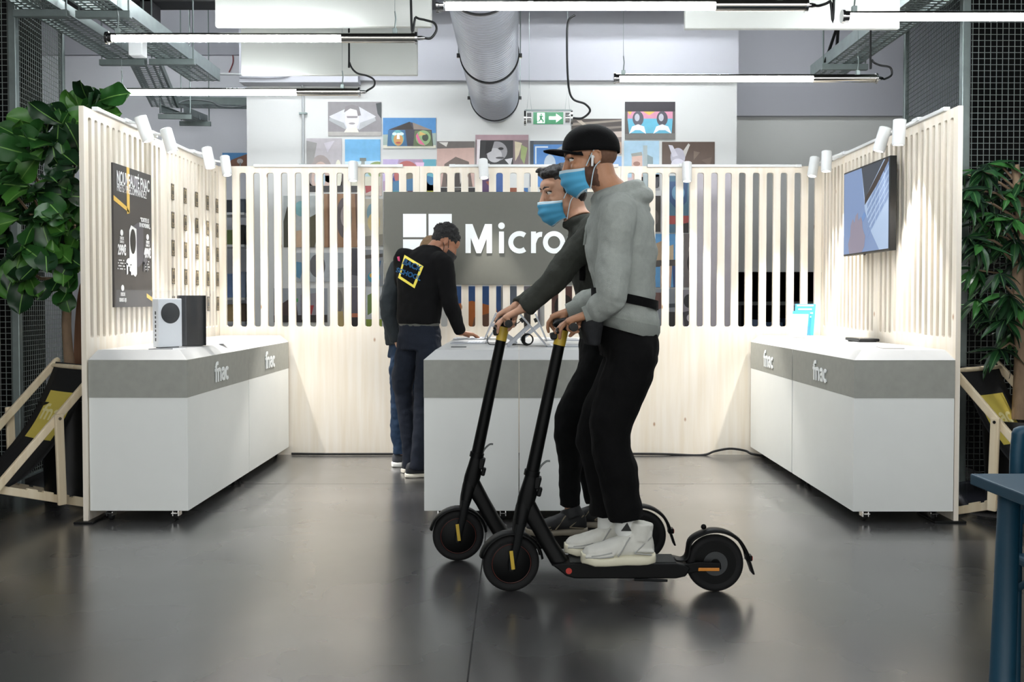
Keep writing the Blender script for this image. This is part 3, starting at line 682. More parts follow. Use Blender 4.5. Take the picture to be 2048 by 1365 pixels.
poster(690,279,761,372,'6fb0dc','picture of a small tower and a green tree against a pale blue sky', [
 (q,[(0,.48),(1,.46),(1,.6),(0,.62)],'c3d9ea'),(q,[(0,.6),(1,.6),(1,1),(0,1)],'a5bfc4'),(q,[(.46,.44),(.56,.44),(.56,.8),(.46,.8)],'8f948e'),(q,[(.42,.4),(.6,.4),(.6,.47),(.42,.47)],'6f7672'),(e,.92,.66,.3,.18,'8a9c64'),(q,[(0,.8),(1,.8),(1,1),(0,1)],'c9c6b4')])
poster(766,319,872,382,'a98fa8','picture of a pink and purple mural, half hidden behind the slatted panel', [
 (q,[(0,0),(.3,0),(.2,.6),(0,.7)],'b9a8cf'),(q,[(.75,0),(1,0),(1,.6),(.8,.5)],'5ea3b4'),(e,.45,.5,.24,.45,'b0605c'),(e,.45,.62,.16,.35,'7c7466'),(q,[(.6,.1),(.78,.1),(.75,.5)],'dcb7d4'),(q,[(.2,.7),(.6,.6),(.7,1),(.1,1)],'3a6f96')])
poster(874,283,949,374,'c9aaa0','picture of black scribbles on a pink wall', [
 (q,[(0,0),(1,0),(1,.14),(0,.16)],'6a6460'),(q,[(.05,.02),(.3,.02),(.25,.12)],'d7d3cd'),(q,[(.2,.5),(.5,.34),(.85,.45),(.95,1),(.12,1)],'6b5d56'),(e,.52,.85,.28,.3,'3a3330'),(q,[(.35,.7),(.5,.62),(.45,.9)],'bfb7ae'),(q,[(.6,.65),(.7,.7),(.62,.95)],'c9c2ba')])
poster(951,270,1057,336,'7b6a6c','black and white picture of a face framed by coloured scribbles', [
 (q,[(0,0),(1,0),(1,.16),(0,.16)],'a68a90'),(q,[(.03,.14),(.1,.14),(.08,.95),(.02,.95)],'e0d8dc'),(q,[(.09,.17),(.71,.17),(.71,.96),(.07,.96)],'2d2c2e'),(e,.4,.5,.2,.3,'8f8d90'),(e,.36,.62,.14,.22,'b9b7ba'),(q,[(.2,.2),(.36,.18),(.3,.5),(.18,.6)],'1a191b'),(e,.48,.42,.05,.04,'222123'),(e,.46,.7,.08,.03,'3d3b3d'),(q,[(.74,.2),(.88,.25),(.82,.6),(.75,.8)],'c9bda0'),(q,[(.86,.3),(.98,.4),(.92,.9),(.85,.7)],'94a06a'),(q,[(.55,.75),(.7,.7),(.66,.95)],'cfcdd0')])
poster(1060,282,1132,374,'4a80be','blue picture with a thin white frame drawn in it, beside the cap of the rider', [
 (q,[(0,0),(1,0),(1,.08),(0,.08)],'4f565e'),(q,[(0,0),(.1,0),(.1,1),(0,1)],'3c444c'),(q,[(.14,.12),(.5,.12),(.5,.15),(.18,.15),(.18,.5),(.14,.5)],'d9e6ee'),(e,.55,.5,.16,.2,'b6c3d0'),(q,[(.5,.3),(.9,.1),(.95,.3)],'8d99a8')])
poster(1143,238,1243,308,'8b7f78','brown picture of a beamed hall interior behind the rider in the cap', [
 (q,[(0,0),(1,0),(1,.35),(0,.4)],'4a423d'),(q,[(0,.12),(1,.02),(1,.07),(0,.2)],'8f8479'),(q,[(0,.3),(1,.2),(1,.26),(0,.38)],'7a7067'),(q,[(.6,.4),(1,.36),(1,.52),(.6,.55)],'c7b8ae'),(q,[(0,.7),(1,.66),(1,1),(0,1)],'b59a89'),(q,[(.1,.05),(.2,.05),(.5,.4),(.42,.4)],'b9ab9c')])
poster(1150,313,1243,374,'8fb2dc','pale blue picture low behind the rider in the cap', [(q,[(0,.5),(1,.4),(1,1),(0,1)],'c4cddb')])
poster(1250,204,1350,279,'57524e','picture of two painted astronauts on a pink and blue band, topmost right', [
 (q,[(0,0),(1,0),(1,.26),(0,.26)],'2f2a30'),(q,[(.05,.26),(.95,.26),(.95,.5),(.05,.5)],'d290a8'),(q,[(.05,.45),(.95,.45),(.93,.84),(.08,.84)],'62b2cc'),(q,[(.05,.26),(.14,.26),(.1,.36)],'d8b85a'),(q,[(.36,.26),(.6,.26),(.48,.36)],'d8b85a'),
 (e,.26,.45,.11,.2,'55545e'),(e,.74,.45,.11,.2,'4e4d56'),(e,.24,.42,.05,.1,'b9bac4'),(e,.72,.42,.05,.1,'b9bac4'),(q,[(.08,.86),(.14,.66),(.26,.6),(.38,.66),(.42,.86),(.3,.76),(.2,.76)],'e6e7ee'),(q,[(.56,.86),(.62,.66),(.74,.6),(.86,.66),(.93,.86),(.8,.76),(.68,.76)],'e6e7ee'),(q,[(0,.86),(1,.84),(1,1),(0,1)],'6c6a66')])
poster(1248,282,1318,374,'a9c9dd','pale blue picture of a grey tower and a pink face, above the right slats', [
 (q,[(.22,.3),(.52,.28),(.54,1),(.22,1)],'d4b3a6'),(q,[(.2,.28),(.5,.24),(.52,.32),(.22,.34)],'9a9c96'),(q,[(.54,.1),(.66,.1),(.66,1),(.54,1)],'aab6b8'),(q,[(.66,.3),(.82,.36),(.84,1),(.66,1)],'86979a'),(e,.36,.5,.1,.05,'a47c70'),(q,[(.1,.8),(.25,.8),(.25,1),(.1,1)],'c9b3b8')])
poster(1324,284,1429,345,'5b4a40','dark brown picture with a white scrawled figure, lowest right above the panel', [
 (e,.3,.5,.14,.3,'b7b4c0'),(q,[(.12,.1),(.2,.12),(.3,.45),(.2,.5)],'cfccd6'),(q,[(.4,.3),(.5,.05),(.53,.1),(.44,.5)],'c4c0ba'),(e,.3,.75,.13,.2,'d8d5e0'),(q,[(.6,.3),(.72,.35),(.6,.6)],'766458'),(q,[(.75,.6),(.95,.5),(.9,.8)],'6a584c')])
# pictures seen only between the slats
poster(617,348,718,384,'4e443f','dark brown picture behind the slats, high left of the grey sign', [(q,[(0,.7),(1,.6),(1,1),(0,1)],'2a2625'),(q,[(.1,.1),(.5,.1),(.4,.5)],'74808a')])
poster(724,340,764,392,'c2b2a8','picture with red strokes behind the slats', [(q,[(.1,.2),(.4,.1),(.5,.8),(.2,.9)],'9c3a3c'),(q,[(.6,.3),(.9,.2),(.8,.9)],'d9d2cc')])
poster(567,392,645,495,'b3b9b8','picture of a dark spiky plant behind the slats', [(q,[(0,.5),(.1,.2),(.25,.5),(.3,1),(0,1)],'45463a'),(q,[(.55,1),(.6,.45),(.85,.35),(.9,.7),(.8,1)],'545039'),(q,[(.2,.7),(.6,.65),(.6,1),(.2,1)],'c7ab8e'),(e,.45,.25,.16,.15,'7fb0b4')])
poster(648,388,726,495,'9a7557','brown wooden picture with a grey portrait behind the slats', [(q,[(.1,0),(.25,0),(.2,1),(.1,1)],'6e4e37'),(e,.52,.45,.2,.38,'5a5254'),(e,.55,.42,.12,.2,'9c9292'),(q,[(.8,0),(1,0),(1,1),(.85,1)],'5f4434')])
poster(730,398,766,492,'b9b2a0','picture of a beige and blue drawing behind the slats', [(e,.4,.3,.3,.2,'7fa0ac'),(e,.5,.5,.35,.2,'d2bf8a'),(q,[(0,.8),(1,.75),(1,1),(0,1)],'8a8578')])
poster(590,506,690,564,'aab0b4','grey picture of a crouching animal behind the slats', [(e,.45,.45,.16,.4,'5c5c5e'),(q,[(0,.3),(.2,.35),(.1,.9),(0,.8)],'5a8ca8'),(q,[(.7,.6),(1,.5),(1,1),(.7,1)],'6e7c80')])
poster(703,497,727,573,'3c3a44','narrow dark picture behind the slats beside the seated sleeve', [(q,[(0,.7),(1,.75),(1,1),(0,1)],'6c6a74')])
poster(730,500,766,573,'8b8f94','picture of a bird in rainbow colours behind the slats', [(e,.5,.75,.35,.16,'3f8fa8'),(e,.5,.7,.25,.08,'d4a53c'),(q,[(0,.15),(1,.1),(1,.2),(0,.25)],'4a4440'),(q,[(.5,.3),(.9,.3),(.8,.55)],'2f5f8a')])
poster(548,577,655,645,'9aa0a8','picture of a gabled house and red clothes behind the slats', [(q,[(.1,.5),(.4,.2),(.45,.8),(.1,.85)],'4c3c3c'),(q,[(.5,.2),(.95,.1),(.9,.8),(.5,.8)],'8d8890'),(q,[(.62,.5),(.75,.5),(.7,.8)],'a4353a'),(q,[(0,.8),(1,.78),(1,1),(0,1)],'3a3434'),(q,[(.35,.3),(.45,.3),(.45,.4),(.35,.4)],'3f9a52')])
poster(662,575,692,655,'9b9690','narrow picture of a grey sculpture behind the slats', [(e,.5,.35,.3,.3,'77736e'),(q,[(.2,.6),(.8,.6),(.9,1),(.1,1)],'b4a06c')])
poster(701,575,728,655,'5a5560','narrow violet grey picture behind the slats', [(q,[(0,.65),(1,.65),(1,.75),(0,.75)],'b26a4a'),(q,[(0,.75),(1,.75),(1,1),(0,1)],'2d2628')])
poster(732,575,764,655,'c9cdd0','narrow picture of green leaves behind the slats', [(q,[(.1,.2),(.6,.1),(.5,.6),(.1,.7)],'6f8a4a'),(q,[(0,.8),(1,.8),(1,1),(0,1)],'8a9a3a')])
poster(775,340,812,384,'3f7fa8','blue picture behind the slats above the left of the sign', [(e,.6,.4,.3,.3,'2a3c8a'),(q,[(0,.6),(1,.6),(1,1),(0,1)],'4a8f94')])
poster(815,341,838,384,'5c3f52','narrow violet and yellow picture above the sign', [(e,.5,.4,.3,.3,'d2b24a')])
poster(852,340,878,384,'a7a83c','yellow green picture with a blue blob above the sign', [(e,.4,.4,.35,.3,'2f6f9c')])
poster(880,376,950,386,'232122','very dark picture above the sign, left of the lit lamp head', [(e,.4,.3,.2,.3,'55524e')])
poster(955,342,1010,386,'4b2f58','purple and blue picture above the sign', [(q,[(.5,0),(1,0),(1,1),(.6,1)],'3a5c98'),(q,[(.3,.5),(.6,.4),(.6,1)],'8c4a3a')])
poster(1012,376,1056,386,'8a4a30','rust coloured picture above the sign', [(q,[(.5,0),(1,0),(1,1)],'3a6aa0')])
poster(905,573,1002,656,'3b5f96','picture of an orange rock under a deep blue sky below the sign', [(q,[(0,.45),(.4,.35),(.9,.5),(1,1),(0,1)],'c06f38'),(q,[(0,.6),(.3,.65),(.2,1),(0,1)],'4c3a30'),(q,[(.45,.75),(.9,.6),(.95,1),(.4,1)],'7c5a48')])
poster(1006,573,1034,656,'77808f','grey blue picture below the sign', [(q,[(0,.5),(1,.45),(1,1),(0,1)],'4c4a44')])
poster(1038,573,1080,656,'8f8a94','pale grey picture with dark scribbles below the sign', [(e,.5,.3,.3,.2,'43424a'),(q,[(.1,.6),(.9,.55),(.8,1),(.2,1)],'3c3836')])
poster(1096,573,1160,656,'6a4a44','brown picture below the sign, between the two riders', [(e,.5,.5,.3,.3,'2c2624')])
poster(1278,349,1320,381,'9a9a9c','small black and white picture behind the slats right of the rider', [(q,[(.05,.2),(.4,.1),(.35,.9),(.1,.8)],'2c2b2e'),(q,[(.6,.2),(.95,.15),(.9,.85),(.65,.9)],'34333a')])
poster(1300,392,1321,464,'38332f','narrow dark picture behind the slats right of the sign', [(e,.5,.6,.3,.2,'58504a')])
poster(1335,352,1377,466,'4d7288','picture of a blue ornament over a red base behind the slats', [(q,[(.05,.1),(.95,.1),(.9,.45),(.5,.62),(.1,.45)],'2f4f78'),(e,.5,.3,.3,.14,'6a98b4'),(q,[(0,.7),(1,.7),(1,.85),(0,.85)],'a04440'),(q,[(.6,.85),(1,.82),(1,1),(.6,1)],'2c2624')])
poster(1305,468,1357,575,'5c9ccf','picture of tall buildings under a blue sky behind the slats', [(q,[(.05,.2),(.4,.12),(.45,.55),(.05,.6)],'b39c80'),(q,[(.5,.25),(.8,.2),(.8,.5),(.5,.52)],'c7b394'),(q,[(0,.5),(1,.48),(1,.6),(0,.62)],'4a4442'),(q,[(.3,.6),(.75,.6),(.7,1),(.3,1)],'c8a894'),(q,[(.75,.6),(1,.6),(1,1),(.8,1)],'27467c')])
poster(1368,468,1429,575,'6e6663','black and white picture of a tangle of leaves behind the slats', [(e,.5,.3,.35,.2,'b5aeaa'),(e,.3,.55,.2,.2,'2e2b2a'),(e,.75,.2,.2,.15,'2c2a29'),(q,[(.2,.7),(.6,.6),(.5,.9),(.2,1)],'a8a19d'),(q,[(.6,.7),(1,.6),(1,1),(.7,.95)],'332f2e')])
poster(1361,580,1402,655,'8f8a92','black and white picture of two cartoon like riders behind the slats', [(e,.4,.3,.25,.18,'2a292c'),(e,.8,.35,.2,.15,'d0ccd2'),(q,[(.1,.6),(.9,.5),(.8,1),(.2,1)],'434046'),(e,.45,.75,.15,.1,'cbc7cc')])
poster(1300,578,1350,655,'8a8f96','picture of a grey roof line behind the slats, beside the waist of the rider', [(q,[(0,.1),(.5,.1),(.5,.5),(0,.6)],'6c4c46'),(q,[(.5,.4),(1,.38),(1,.48),(.5,.5)],'3c434c'),(q,[(.5,.6),(1,.6),(1,1),(.5,1)],'2c2a2a')])
poster(445,306,497,334,'5b97cc','small picture of a satellite dish on a brick roof, left of the white pier', [(q,[(.2,.9),(.35,.5),(1,.05),(1,1),(.2,1)],'8a6250'),(e,.68,.6,.12,.18,'c9c5c4'),(q,[(.66,.7),(.72,.7),(.72,1),(.66,1)],'8d8a8a')], D=10.594)

# pale column seen through the right slats
struct(MB().box(P(1388,350,8.9).x, P(1473,350,8.9).x, YB-.05, YB, 0, 2.45), 'trim_4', mat('pale_lilac_paint', 'cfc9cf', .8))

# ================================================================== RACK AND BOXES BEHIND THE SLATS
RK = 9.9
xa, xb = P(452,500,RK).x, P(497,500,RK).x
r = empty('storage_rack', ((xa+xb)/2, RK, 0), 'white rack of small goods seen between the leftmost slats of the back wall', 'rack')
for z in (.62, 1.03, 1.27, 1.80, 2.12):
    MB().box(xa-.3, xb, RK-.15, RK+.2, z-.012, z+.012).build('shelf', WHITEP, r)
for x in (xa-.3, xb-.01): MB().box(x-.012, x+.012, RK+.16, RK+.2, 0, 2.4).build('upright', WHITEP, r)
items = [(453,470,2.132,.13,'2d3238','dark folded garment on the top shelf of the rack'), (474,496,2.132,.14,'4a5560','grey folded garment on the top shelf of the rack'),
 (454,472,1.812,.15,'6f7f4a','green label box on the second shelf of the rack'), (476,495,1.812,.2,'22231f','black and yellow box on the second shelf of the rack'),
 (453,474,1.282,.24,'6d88b4','blue striped box on the middle shelf of the rack'), (477,496,1.282,.26,'8d9cb4','pale blue box on the middle shelf of the rack'),
 (453,474,1.042,.17,'c2a878','cream box on the lower shelf of the rack'), (476,496,1.042,.18,'6d5a48','brown box on the lower shelf of the rack'),
 (452,474,.632,.18,'24427e','dark blue tub on the lowest shelf of the rack'), (476,496,.632,.22,'2c2c2e','dark tub on the lowest shelf of the rack')]
for (p0, p1, z, h, c, lb) in items:
    x0, x1 = P(p0,500,RK).x, P(p1,500,RK).x
    MB().box(x0, x1, RK-.1, RK+.1, z, z+h).box(x0-.003, x1+.003, RK-.103, RK+.103, z+h-.02, z+h).build('goods_box', pm(c), bevel=.006, label=lb, cat='box', group='goods on the rack behind the slats')
# dark opening on the right with a low shelf of crates
xs0, xs1 = P(1470,600,10.9).x, P(1660,600,10.9).x
r = empty('low_shelf', ((xs0+xs1)/2, 10.9, 0), 'grey shelf in the dark opening behind the right slats', 'shelf')
MB().box(xs0, xs1, 10.75, 11.1, 1.20, 1.24).build('shelf_board', mat('dusty_grey', '5a5c58', .7), r)
MB().box(xs0, xs1, 10.75, 11.1, .7, .74).build('shelf_board', mat('dusty_grey', '5a5c58', .7), r)
for x in (xs0+.02, xs1-.02): MB().box(x-.02, x+.02, 10.76, 11.1, 0, 1.24).build('upright', BLK, r)
for (p0, p1, h, c, lb) in ((1478,1492,.2,'3a3c40','dark crate at the left end of the low shelf behind the right slats'), (1498,1512,.3,'5f7292','blue crate with orange stripes on the low shelf behind the right slats'), (1520,1560,.27,'3d5472','wide blue crate in the middle of the low shelf behind the right slats'), (1566,1600,.31,'4a5f80','blue crate toward the booth corner on the low shelf behind the right slats')):
    x0, x1 = P(p0,600,10.9).x, P(p1,600,10.9).x
    a = MB().box(x0, x1, 10.78, 11.05, .74, .74+h)
    for k in range(3): a.box(x0-.004, x1+.004, 10.774, 11.056, .74+h*(.2+.3*k), .74+h*(.26+.3*k))
    a.build('crate', pm(c), label=lb, cat='crate', group='crates on the low shelf')

# ================================================================== LEFT WALL POSTER AND STICKERS
PX = XL+.012
pA = side_pt(226, 325, PX); pB = side_pt(302, 370, PX)
y0, y1 = pA.y, pB.y; z1 = side_pt(226,325,PX).z; z0 = side_pt(226,615,PX).z
r = empty('price_poster', (PX, (y0+y1)/2, z0), 'dark poster with two game consoles and prices on the left slatted wall', 'poster')
MB().box(XL, PX, y0, y1, z0, z1).build('sheet', mat('poster_dark', '3b3837', .4, var=.03), r)
wp, hp = y1-y0, z1-z0
def pp(u, v, off=.001): return V((PX+off, y0+wp*u, z1-hp*v))
def pply(name, polys, m, off=.001, **k):
    a = MB()
    for pts in polys: a.prism([pp(u, v, off) for u, v in pts], (.0008, 0, 0))
    return a.build(name, m, r, **k)
YEL = mat('print_yellow', 'e8bf5c', .5)
PW = mat('print_white', 'f1f1ef', .5)
pply('yellow_bracket', [[(.33,0),(.40,0),(.40,.325),(.33,.335)], [(0,.225),(.33,.285),(.4,.325),(.0,.26)], [(.84,.9),(1,.93),(1,.96),(.84,.93)]], YEL)
def ptext(s, u, v, h, bold=0, xs=.62, off=.0022, **k):
    t = text_mb(s, h, plane_mat(pp(u, v, off), (0,1,0), (0,0,1)), bold=bold, extrude=.0004, xs=xs, **k)
    t.build('print_text', PW, r)
ptext('NOUVEAUTÉ FNAC', .51, .095, .105, .0018, .56); ptext('PRÊTS ? PRÉCOMMANDEZ!', .47, .165, .068, 0, .58)
ptext('“SORTIE LE', .80, .355, .036, .0015, .8); ptext('10 NOVEMBRE„', .80, .395, .036, .0015, .75)
ptext('299€', .19, .60, .085, .003, .66); ptext('499€', .87, .60, .085, .003, .62)
ptext('XBOX', .19, .515, .026, .0006, .8); ptext('SERIES S', .19, .54, .022, 0, .8); ptext('XBOX', .88, .515, .026, .0006, .8); ptext('SERIES X', .88, .54, .022, 0, .8)
ptext('XBOX', .2, .91, .03, .0006, .8); ptext('SERIES X|S', .2, .95, .03, .0006, .8)
pply('small_emblem', [arc(.19,.475,.035,.022,0,340,17), arc(.88,.475,.035,.022,0,340,17), arc(.2,.865,.035,.022,0,340,17)], PW)
pply('printed_tower', [[(.46,.42),(.62,.38),(.76,.41),(.76,.66),(.62,.71),(.46,.68)]], mat('print_dark', '55535a', .4), .0012)
pply('printed_console', [[(.38,.45),(.43,.41),(.57,.43),(.57,.76),(.53,.78),(.38,.74)]], PW, .0016)
pply('printed_grille', [arc(.47,.525,.075,.09,0,345,23)], mat('print_black', '0f0f10', .4), .003)
pply('printed_controller', [arc(.36,.68,.07,.03,0,340,17)+[], [(.29,.68),(.33,.69),(.33,.76),(.30,.77)], [(.39,.69),(.43,.69),(.45,.77),(.41,.77)]], PW, .0034)
pply('printed_controller', [arc(.80,.66,.06,.028,0,340,17), [(.75,.66),(.78,.67),(.78,.73),(.75,.74)], [(.83,.67),(.86,.66),(.87,.73),(.84,.74)]], mat('print_grey', '55555a', .4), .0034)
lines = []
for (u, v, w_) in ((.19,.67,.16),(.19,.69,.2),(.19,.71,.18),(.19,.73,.22),(.87,.66,.12),(.87,.68,.16),(.87,.70,.14),(.87,.72,.16)):
    k = int(w_/.028)
    for i in range(k):
        if (i*7+int(v*100)) % 4: lines.append([(u-w_/2+i*.028, v-.004), (u-w_/2+i*.028+.02, v-.004), (u-w_/2+i*.028+.02, v+.004), (u-w_/2+i*.028, v+.004)])
pply('small_print', lines, PW, .001)

# stickers in rows on the slats
def make_sticker():
    a = MB(); h, w_ = .112, .058
    a.box(0, .002, -w_/2, w_/2, 0, h, 0); a.box(.002, .0026, -w_/2+.007, w_/2-.007, .03, h-.012, 1)
    a.box(.002, .0026, -w_/2+.007, w_/2-.007, .006, .024, 1); a.box(.0026, .003, -.016, .016, .036, .064, 0); a.box(.0026, .003, -.009, .009, .06, .09, 0)
    a.box(.002, .0026, -w_/2+.012, w_/2-.012, h-.008, h-.004, 1); a.box(.0026, .003, -.012, .012, .011, .019, 0)
    return a.build('slat_sticker', [mat('sticker_dark', '35322e', .5), mat('sticker_tan', 'a09070', .5)], org=(0,0,0))
st0 = make_sticker(); first = True
rown = ['top', 'second', 'middle', 'fourth', 'lowest']; coln = ['nearest the poster', 'second from the poster', 'third from the poster', 'fourth from the poster', 'closest to the corner']
sp_ = .0815; base_k = [4, 7, 10, 13, 16]
for ci, px in enumerate((347, 372, 395, 416.5, 435.5)):
    yv = FPX*abs(XL)/(CX-px)
    # centre on the nearest slat
    k = round((yv-(YF+sw))/sp_-.5+.5); 
    for ri in range(5):
        o = st0 if first else copy_tree(st0)
        first = False
        o.location = (XL+.001, yv, 1.955-.196*ri-.0*ci)
        tag(o, 'dark and tan sticker on the left slats, %s row, column %s' % (rown[ri], coln[ci]), 'sticker', 'stickers on the left slatted wall')

# ================================================================== ON THE LEFT COUNTER
TOPZ = .972
def rot_frame(deg):
    a_ = math.radians(deg); return V((math.cos(a_), math.sin(a_), 0)), V((-math.sin(a_), math.cos(a_), 0))
fx, fy = rot_frame(51)
c0 = V((-2.085, 5.78, TOPZ))
r = empty('game_console', c0, 'small white game console with a black round grille, in the clear box', 'game console')
MB().obox(c0+V((0,0,.148)), (.153, .066, .286), fx, fy).build('body', mat('console_white', 'e4e8ec', .4, var=.01), r, bevel=.004)
ctr = c0-fy*.0332+V((0,0,.205))
MB().lathe([(.002,0),(.06,0),(.0615,.001),(.06,.002),(.002,.002)], ctr, -fy, 40).build('grille', BLK, r, smooth=40, label='round black grille')
a = MB()
for k in range(7): a.obox(c0-fx*.0768+V((0,0,.05+.026*k)), (.001, .012, .014 if k % 3 else .02), fx, fy)
a.build('port', BLK, r)
MB().obox(c0+V((0,0,.0025)), (.12,.05,.005), fx, fy).build('foot', BLK, r)
fx2, fy2 = rot_frame(24); c1 = V((-2.015, 6.0, TOPZ))
r = empty('game_console', c1, 'tall black tower game console behind the white one', 'game console')
MB().obox(c1+V((0,0,.158)), (.155, .152, .305), fx2, fy2).build('body', mat('console_black', '07080a', .5, spec=.2), r, bevel=.003)
MB().obox(c1-fy2*.0763+fx2*.035+V((0,0,.07)), (.004,.001,.12), fx2, fy2).build('disc_slot', BLK, r)
MB().lathe([(.03,0),(.065,0),(.065,.006),(.03,.006)], c1, (0,0,1), 28).build('foot', BLK, r)
ACR = mat('acrylic', 'c8ccd2', .03, alpha=.05, spec=.6, var=0)
bx0, bx1, by0, by1, bz = -2.33, -1.925, 5.64, 6.18, 1.31
r = empty('display_box', ((bx0+bx1)/2, (by0+by1)/2, TOPZ), 'clear acrylic display box covering the two game consoles', 'display box')
for (q0, q1) in (((bx0,by0),(bx1,by0+.005)), ((bx0,by1-.005),(bx1,by1)), ((bx0,by0),(bx0+.005,by1)), ((bx1-.005,by0),(bx1,by1))):
    MB().box(q0[0], q1[0], q0[1], q1[1], TOPZ, bz).build('side_panel', ACR, r)
MB().box(bx0, bx1, by0, by1, bz, bz+.005).build('top_panel', ACR, r)
for i, (x, y, dd, lb) in enumerate(((-2.06,5.60,20,'thin grey card lying before the clear display box'), (-1.97,6.3,-15,'thin white card lying behind the clear display box'))):
    ax_, ay_ = rot_frame(dd); MB().obox((x, y, TOPZ+.0015), (.13, .09, .003), ax_, ay_).build('card', mat('card_%d' % i, ('6b6d70', 'dddde0')[i], .5), label=lb, cat='card')

# ================================================================== ON THE RIGHT COUNTER
c0 = V((2.10, 7.30, TOPZ)); fx, fy = rot_frame(-28)
r = empty('leaflet_holder', c0, 'clear stand full of blue and white leaflets on the far right counter', 'leaflet holder')
tl = (V((0,0,1))+fy*.35).normalized()
def slab(name, off, w_, h, m, t=.004, z0=.02, sx=0, sub=None):
    b0 = c0+fy*off+fx*sx+V((0,0,z0)); return MB().obox(b0+tl*h/2, (w_, t, h), fx, tl.cross(fx), tl).build(name, m, sub or r)
slab('back_plate', .05, .17, .25, ACR); slab('front_lip', -.05, .17, .07, ACR)
MB().obox(c0+V((0,0,.003)), (.17,.14,.006), fx, fy).build('base', ACR, r)
LB = mat('leaflet_blue', '4fb4e0', .4, var=.1); LW = mat('leaflet_white', 'f4f6fa', .4)
lf = slab('blue_leaflets', .04, .15, .245, LB, .012, sx=.02); 
for k in range(4):
    b0 = c0+fy*(.04-.0075)+fx*.02+V((0,0,.02)); MB().obox(b0+tl*(.235-.03*k), (.12-.02*(k % 2), .001, .012), fx, tl.cross(fx), tl).build('printed_line', LW, lf)
slab('blue_leaflets', .01, .13, .19, LB, .008, sx=-.0); slab('white_leaflets', -.025, .13, .165, LW, .012, sx=-.005)
MB().box(2.33-.02, 2.33+.035, 6.44, 6.86, TOPZ, TOPZ+.022).build('sound_bar', BLK, bevel=.008, seg=3, label='flat black device lying on the right counter below the screen', cat='device') if False else None
c0 = V((2.36, 6.66, TOPZ)); 
r = empty('keyboard_device', c0, 'flat black device lying on the right counter below the screen', 'device')
MB().box(2.275, 2.415, 6.52, 6.80, TOPZ+.004, TOPZ+.024).build('body', BLK, r, bevel=.007, seg=3)
MB().box(2.29, 2.40, 6.54, 6.78, TOPZ, TOPZ+.005).build('foot', RUBBER, r)
MB().box(2.30, 2.39, 6.56, 6.76, TOPZ+.024, TOPZ+.025).build('glossy_top', mat('glossy_black', '15171a', .12), r)
ax_, ay_ = rot_frame(80); MB().obox((2.18, 5.72, TOPZ+.002), (.2, .12, .004), ax_, ay_).build('leaflet', mat('card_grey', '9a9894', .5), label='thin grey leaflet lying flat near the end of the right counter', cat='leaflet')

# ================================================================== ON THE ISLAND
SILV = mat('laptop_silver', '9a9da2', .35, metal=.3); KEYM = mat('key_grey', 'e2e4e8', .5); SCRB = mat('laptop_screen', '14161a', .15)
def laptop(c, sgn, lean, label, W_=.20, kb=True):
    """keyboard reaches from the hinge towards -sgn*X; the screen leans away over +sgn*X"""
    c = V(c); r = empty('laptop', c, label, 'laptop', 'laptops on the middle island'); s = sgn
    if kb:
        b_ = MB().obox(c+V((-s*.115, 0, .004)), (.225, .30, .007)).build('keyboard_base', SILV, r, bevel=.002)
        a = MB()
        for i in range(5):
            for j in range(13): a.box(c.x-s*.035-s*i*.019-.0075, c.x-s*.035-s*i*.019+.0075, c.y-.135+j*.0205, c.y-.135+j*.0205+.017, c.z+.0075, c.z+.0095)
        a.build('keys', KEYM, b_)
        MB().box(min(c.x-s*.15, c.x-s*.21), max(c.x-s*.15, c.x-s*.21), c.y-.05, c.y+.05, c.z+.0075, c.z+.0085).build('touchpad', SILV, b_)
    up = V((s*math.sin(lean), 0, math.cos(lean))); nn = V((-s*math.cos(lean), 0, math.sin(lean)))
    h0 = c+V((0,0,.008)); t_ = MB().obox(h0+up*W_/2, (W_, .292, .009), up, (0,1,0), nn).build('tablet', SILV, r, bevel=.002)
    MB().obox(h0+up*W_/2+nn*.005, (W_-.02, .275, .001), up, (0,1,0), nn).build('screen', SCRB, t_)
    k0 = h0+up*W_*.55-nn*.006; k1 = V((k0.x+s*.13, c.y, c.z+.004))
    MB().bar(k0+V((0,-.13,0)), k1+V((0,-.13,0)), .006, .02).bar(k0+V((0,.13,0)), k1+V((0,.13,0)), .006, .02).bar(k1+V((0,-.13,0)), k1+V((0,.13,0)), .006, .01).build('kickstand', SILV, r)
    MB().obox(h0+up*W_*.75-nn*.016, (.03,.03,.02), up, (0,1,0), nn).build('security_tag', BLK, r)
laptop((-.215, 6.42, TOPZ), 1, .62, 'silver laptop with open keyboard on the island, nearest the black sweater')
laptop((-.245, 7.12, TOPZ), 1, .42, 'silver laptop farther back on the island, beside the resting hand')
laptop((.165, 5.98, TOPZ), -1, .70, 'silver tablet on the right of the island, leaning left, facing away from the employee', W_=.28)
laptop((.19, 6.9, TOPZ), -1, .4, 'silver tablet at the back right of the island, behind the riders')
def cable(pts, r_, label, m=BLK, n=8, name='cable'):
    return MB().tube(bezier(pts, n), r_, 8).build(name, m, smooth=60, label=label, cat='cable')
z = TOPZ+.006
cable([(-.09,6.40,z+.13),(-.02,6.38,z+.12),(.03,6.42,z+.14),(.04,6.5,z)], .003, 'thin black security cable rising behind the nearest laptop')
cable([(-.2,6.2,z+.05),(-.19,6.14,z),(-.12,6.1,z),(-.06,6.16,z),(-.02,6.1,z)], .003, 'thin black cable looping beside the nearest laptop')
cable([(-.04,6.0,z),(.0,6.06,z),(.03,6.0,z),(.05,5.93,z)], .003, 'thin black cable crossing the seam of the island')
a = MB()
for k in range(3):
    cc = V((.05+.004*k, 5.97, z+.035)); a.tube([cc+V((math.cos(t)*(.034-.003*k), .006*k-.006, math.sin(t)*(.034-.002*k)))*1.0 for t in [2*PI*i/20 for i in range(20)]], .004, 8, closed=True)
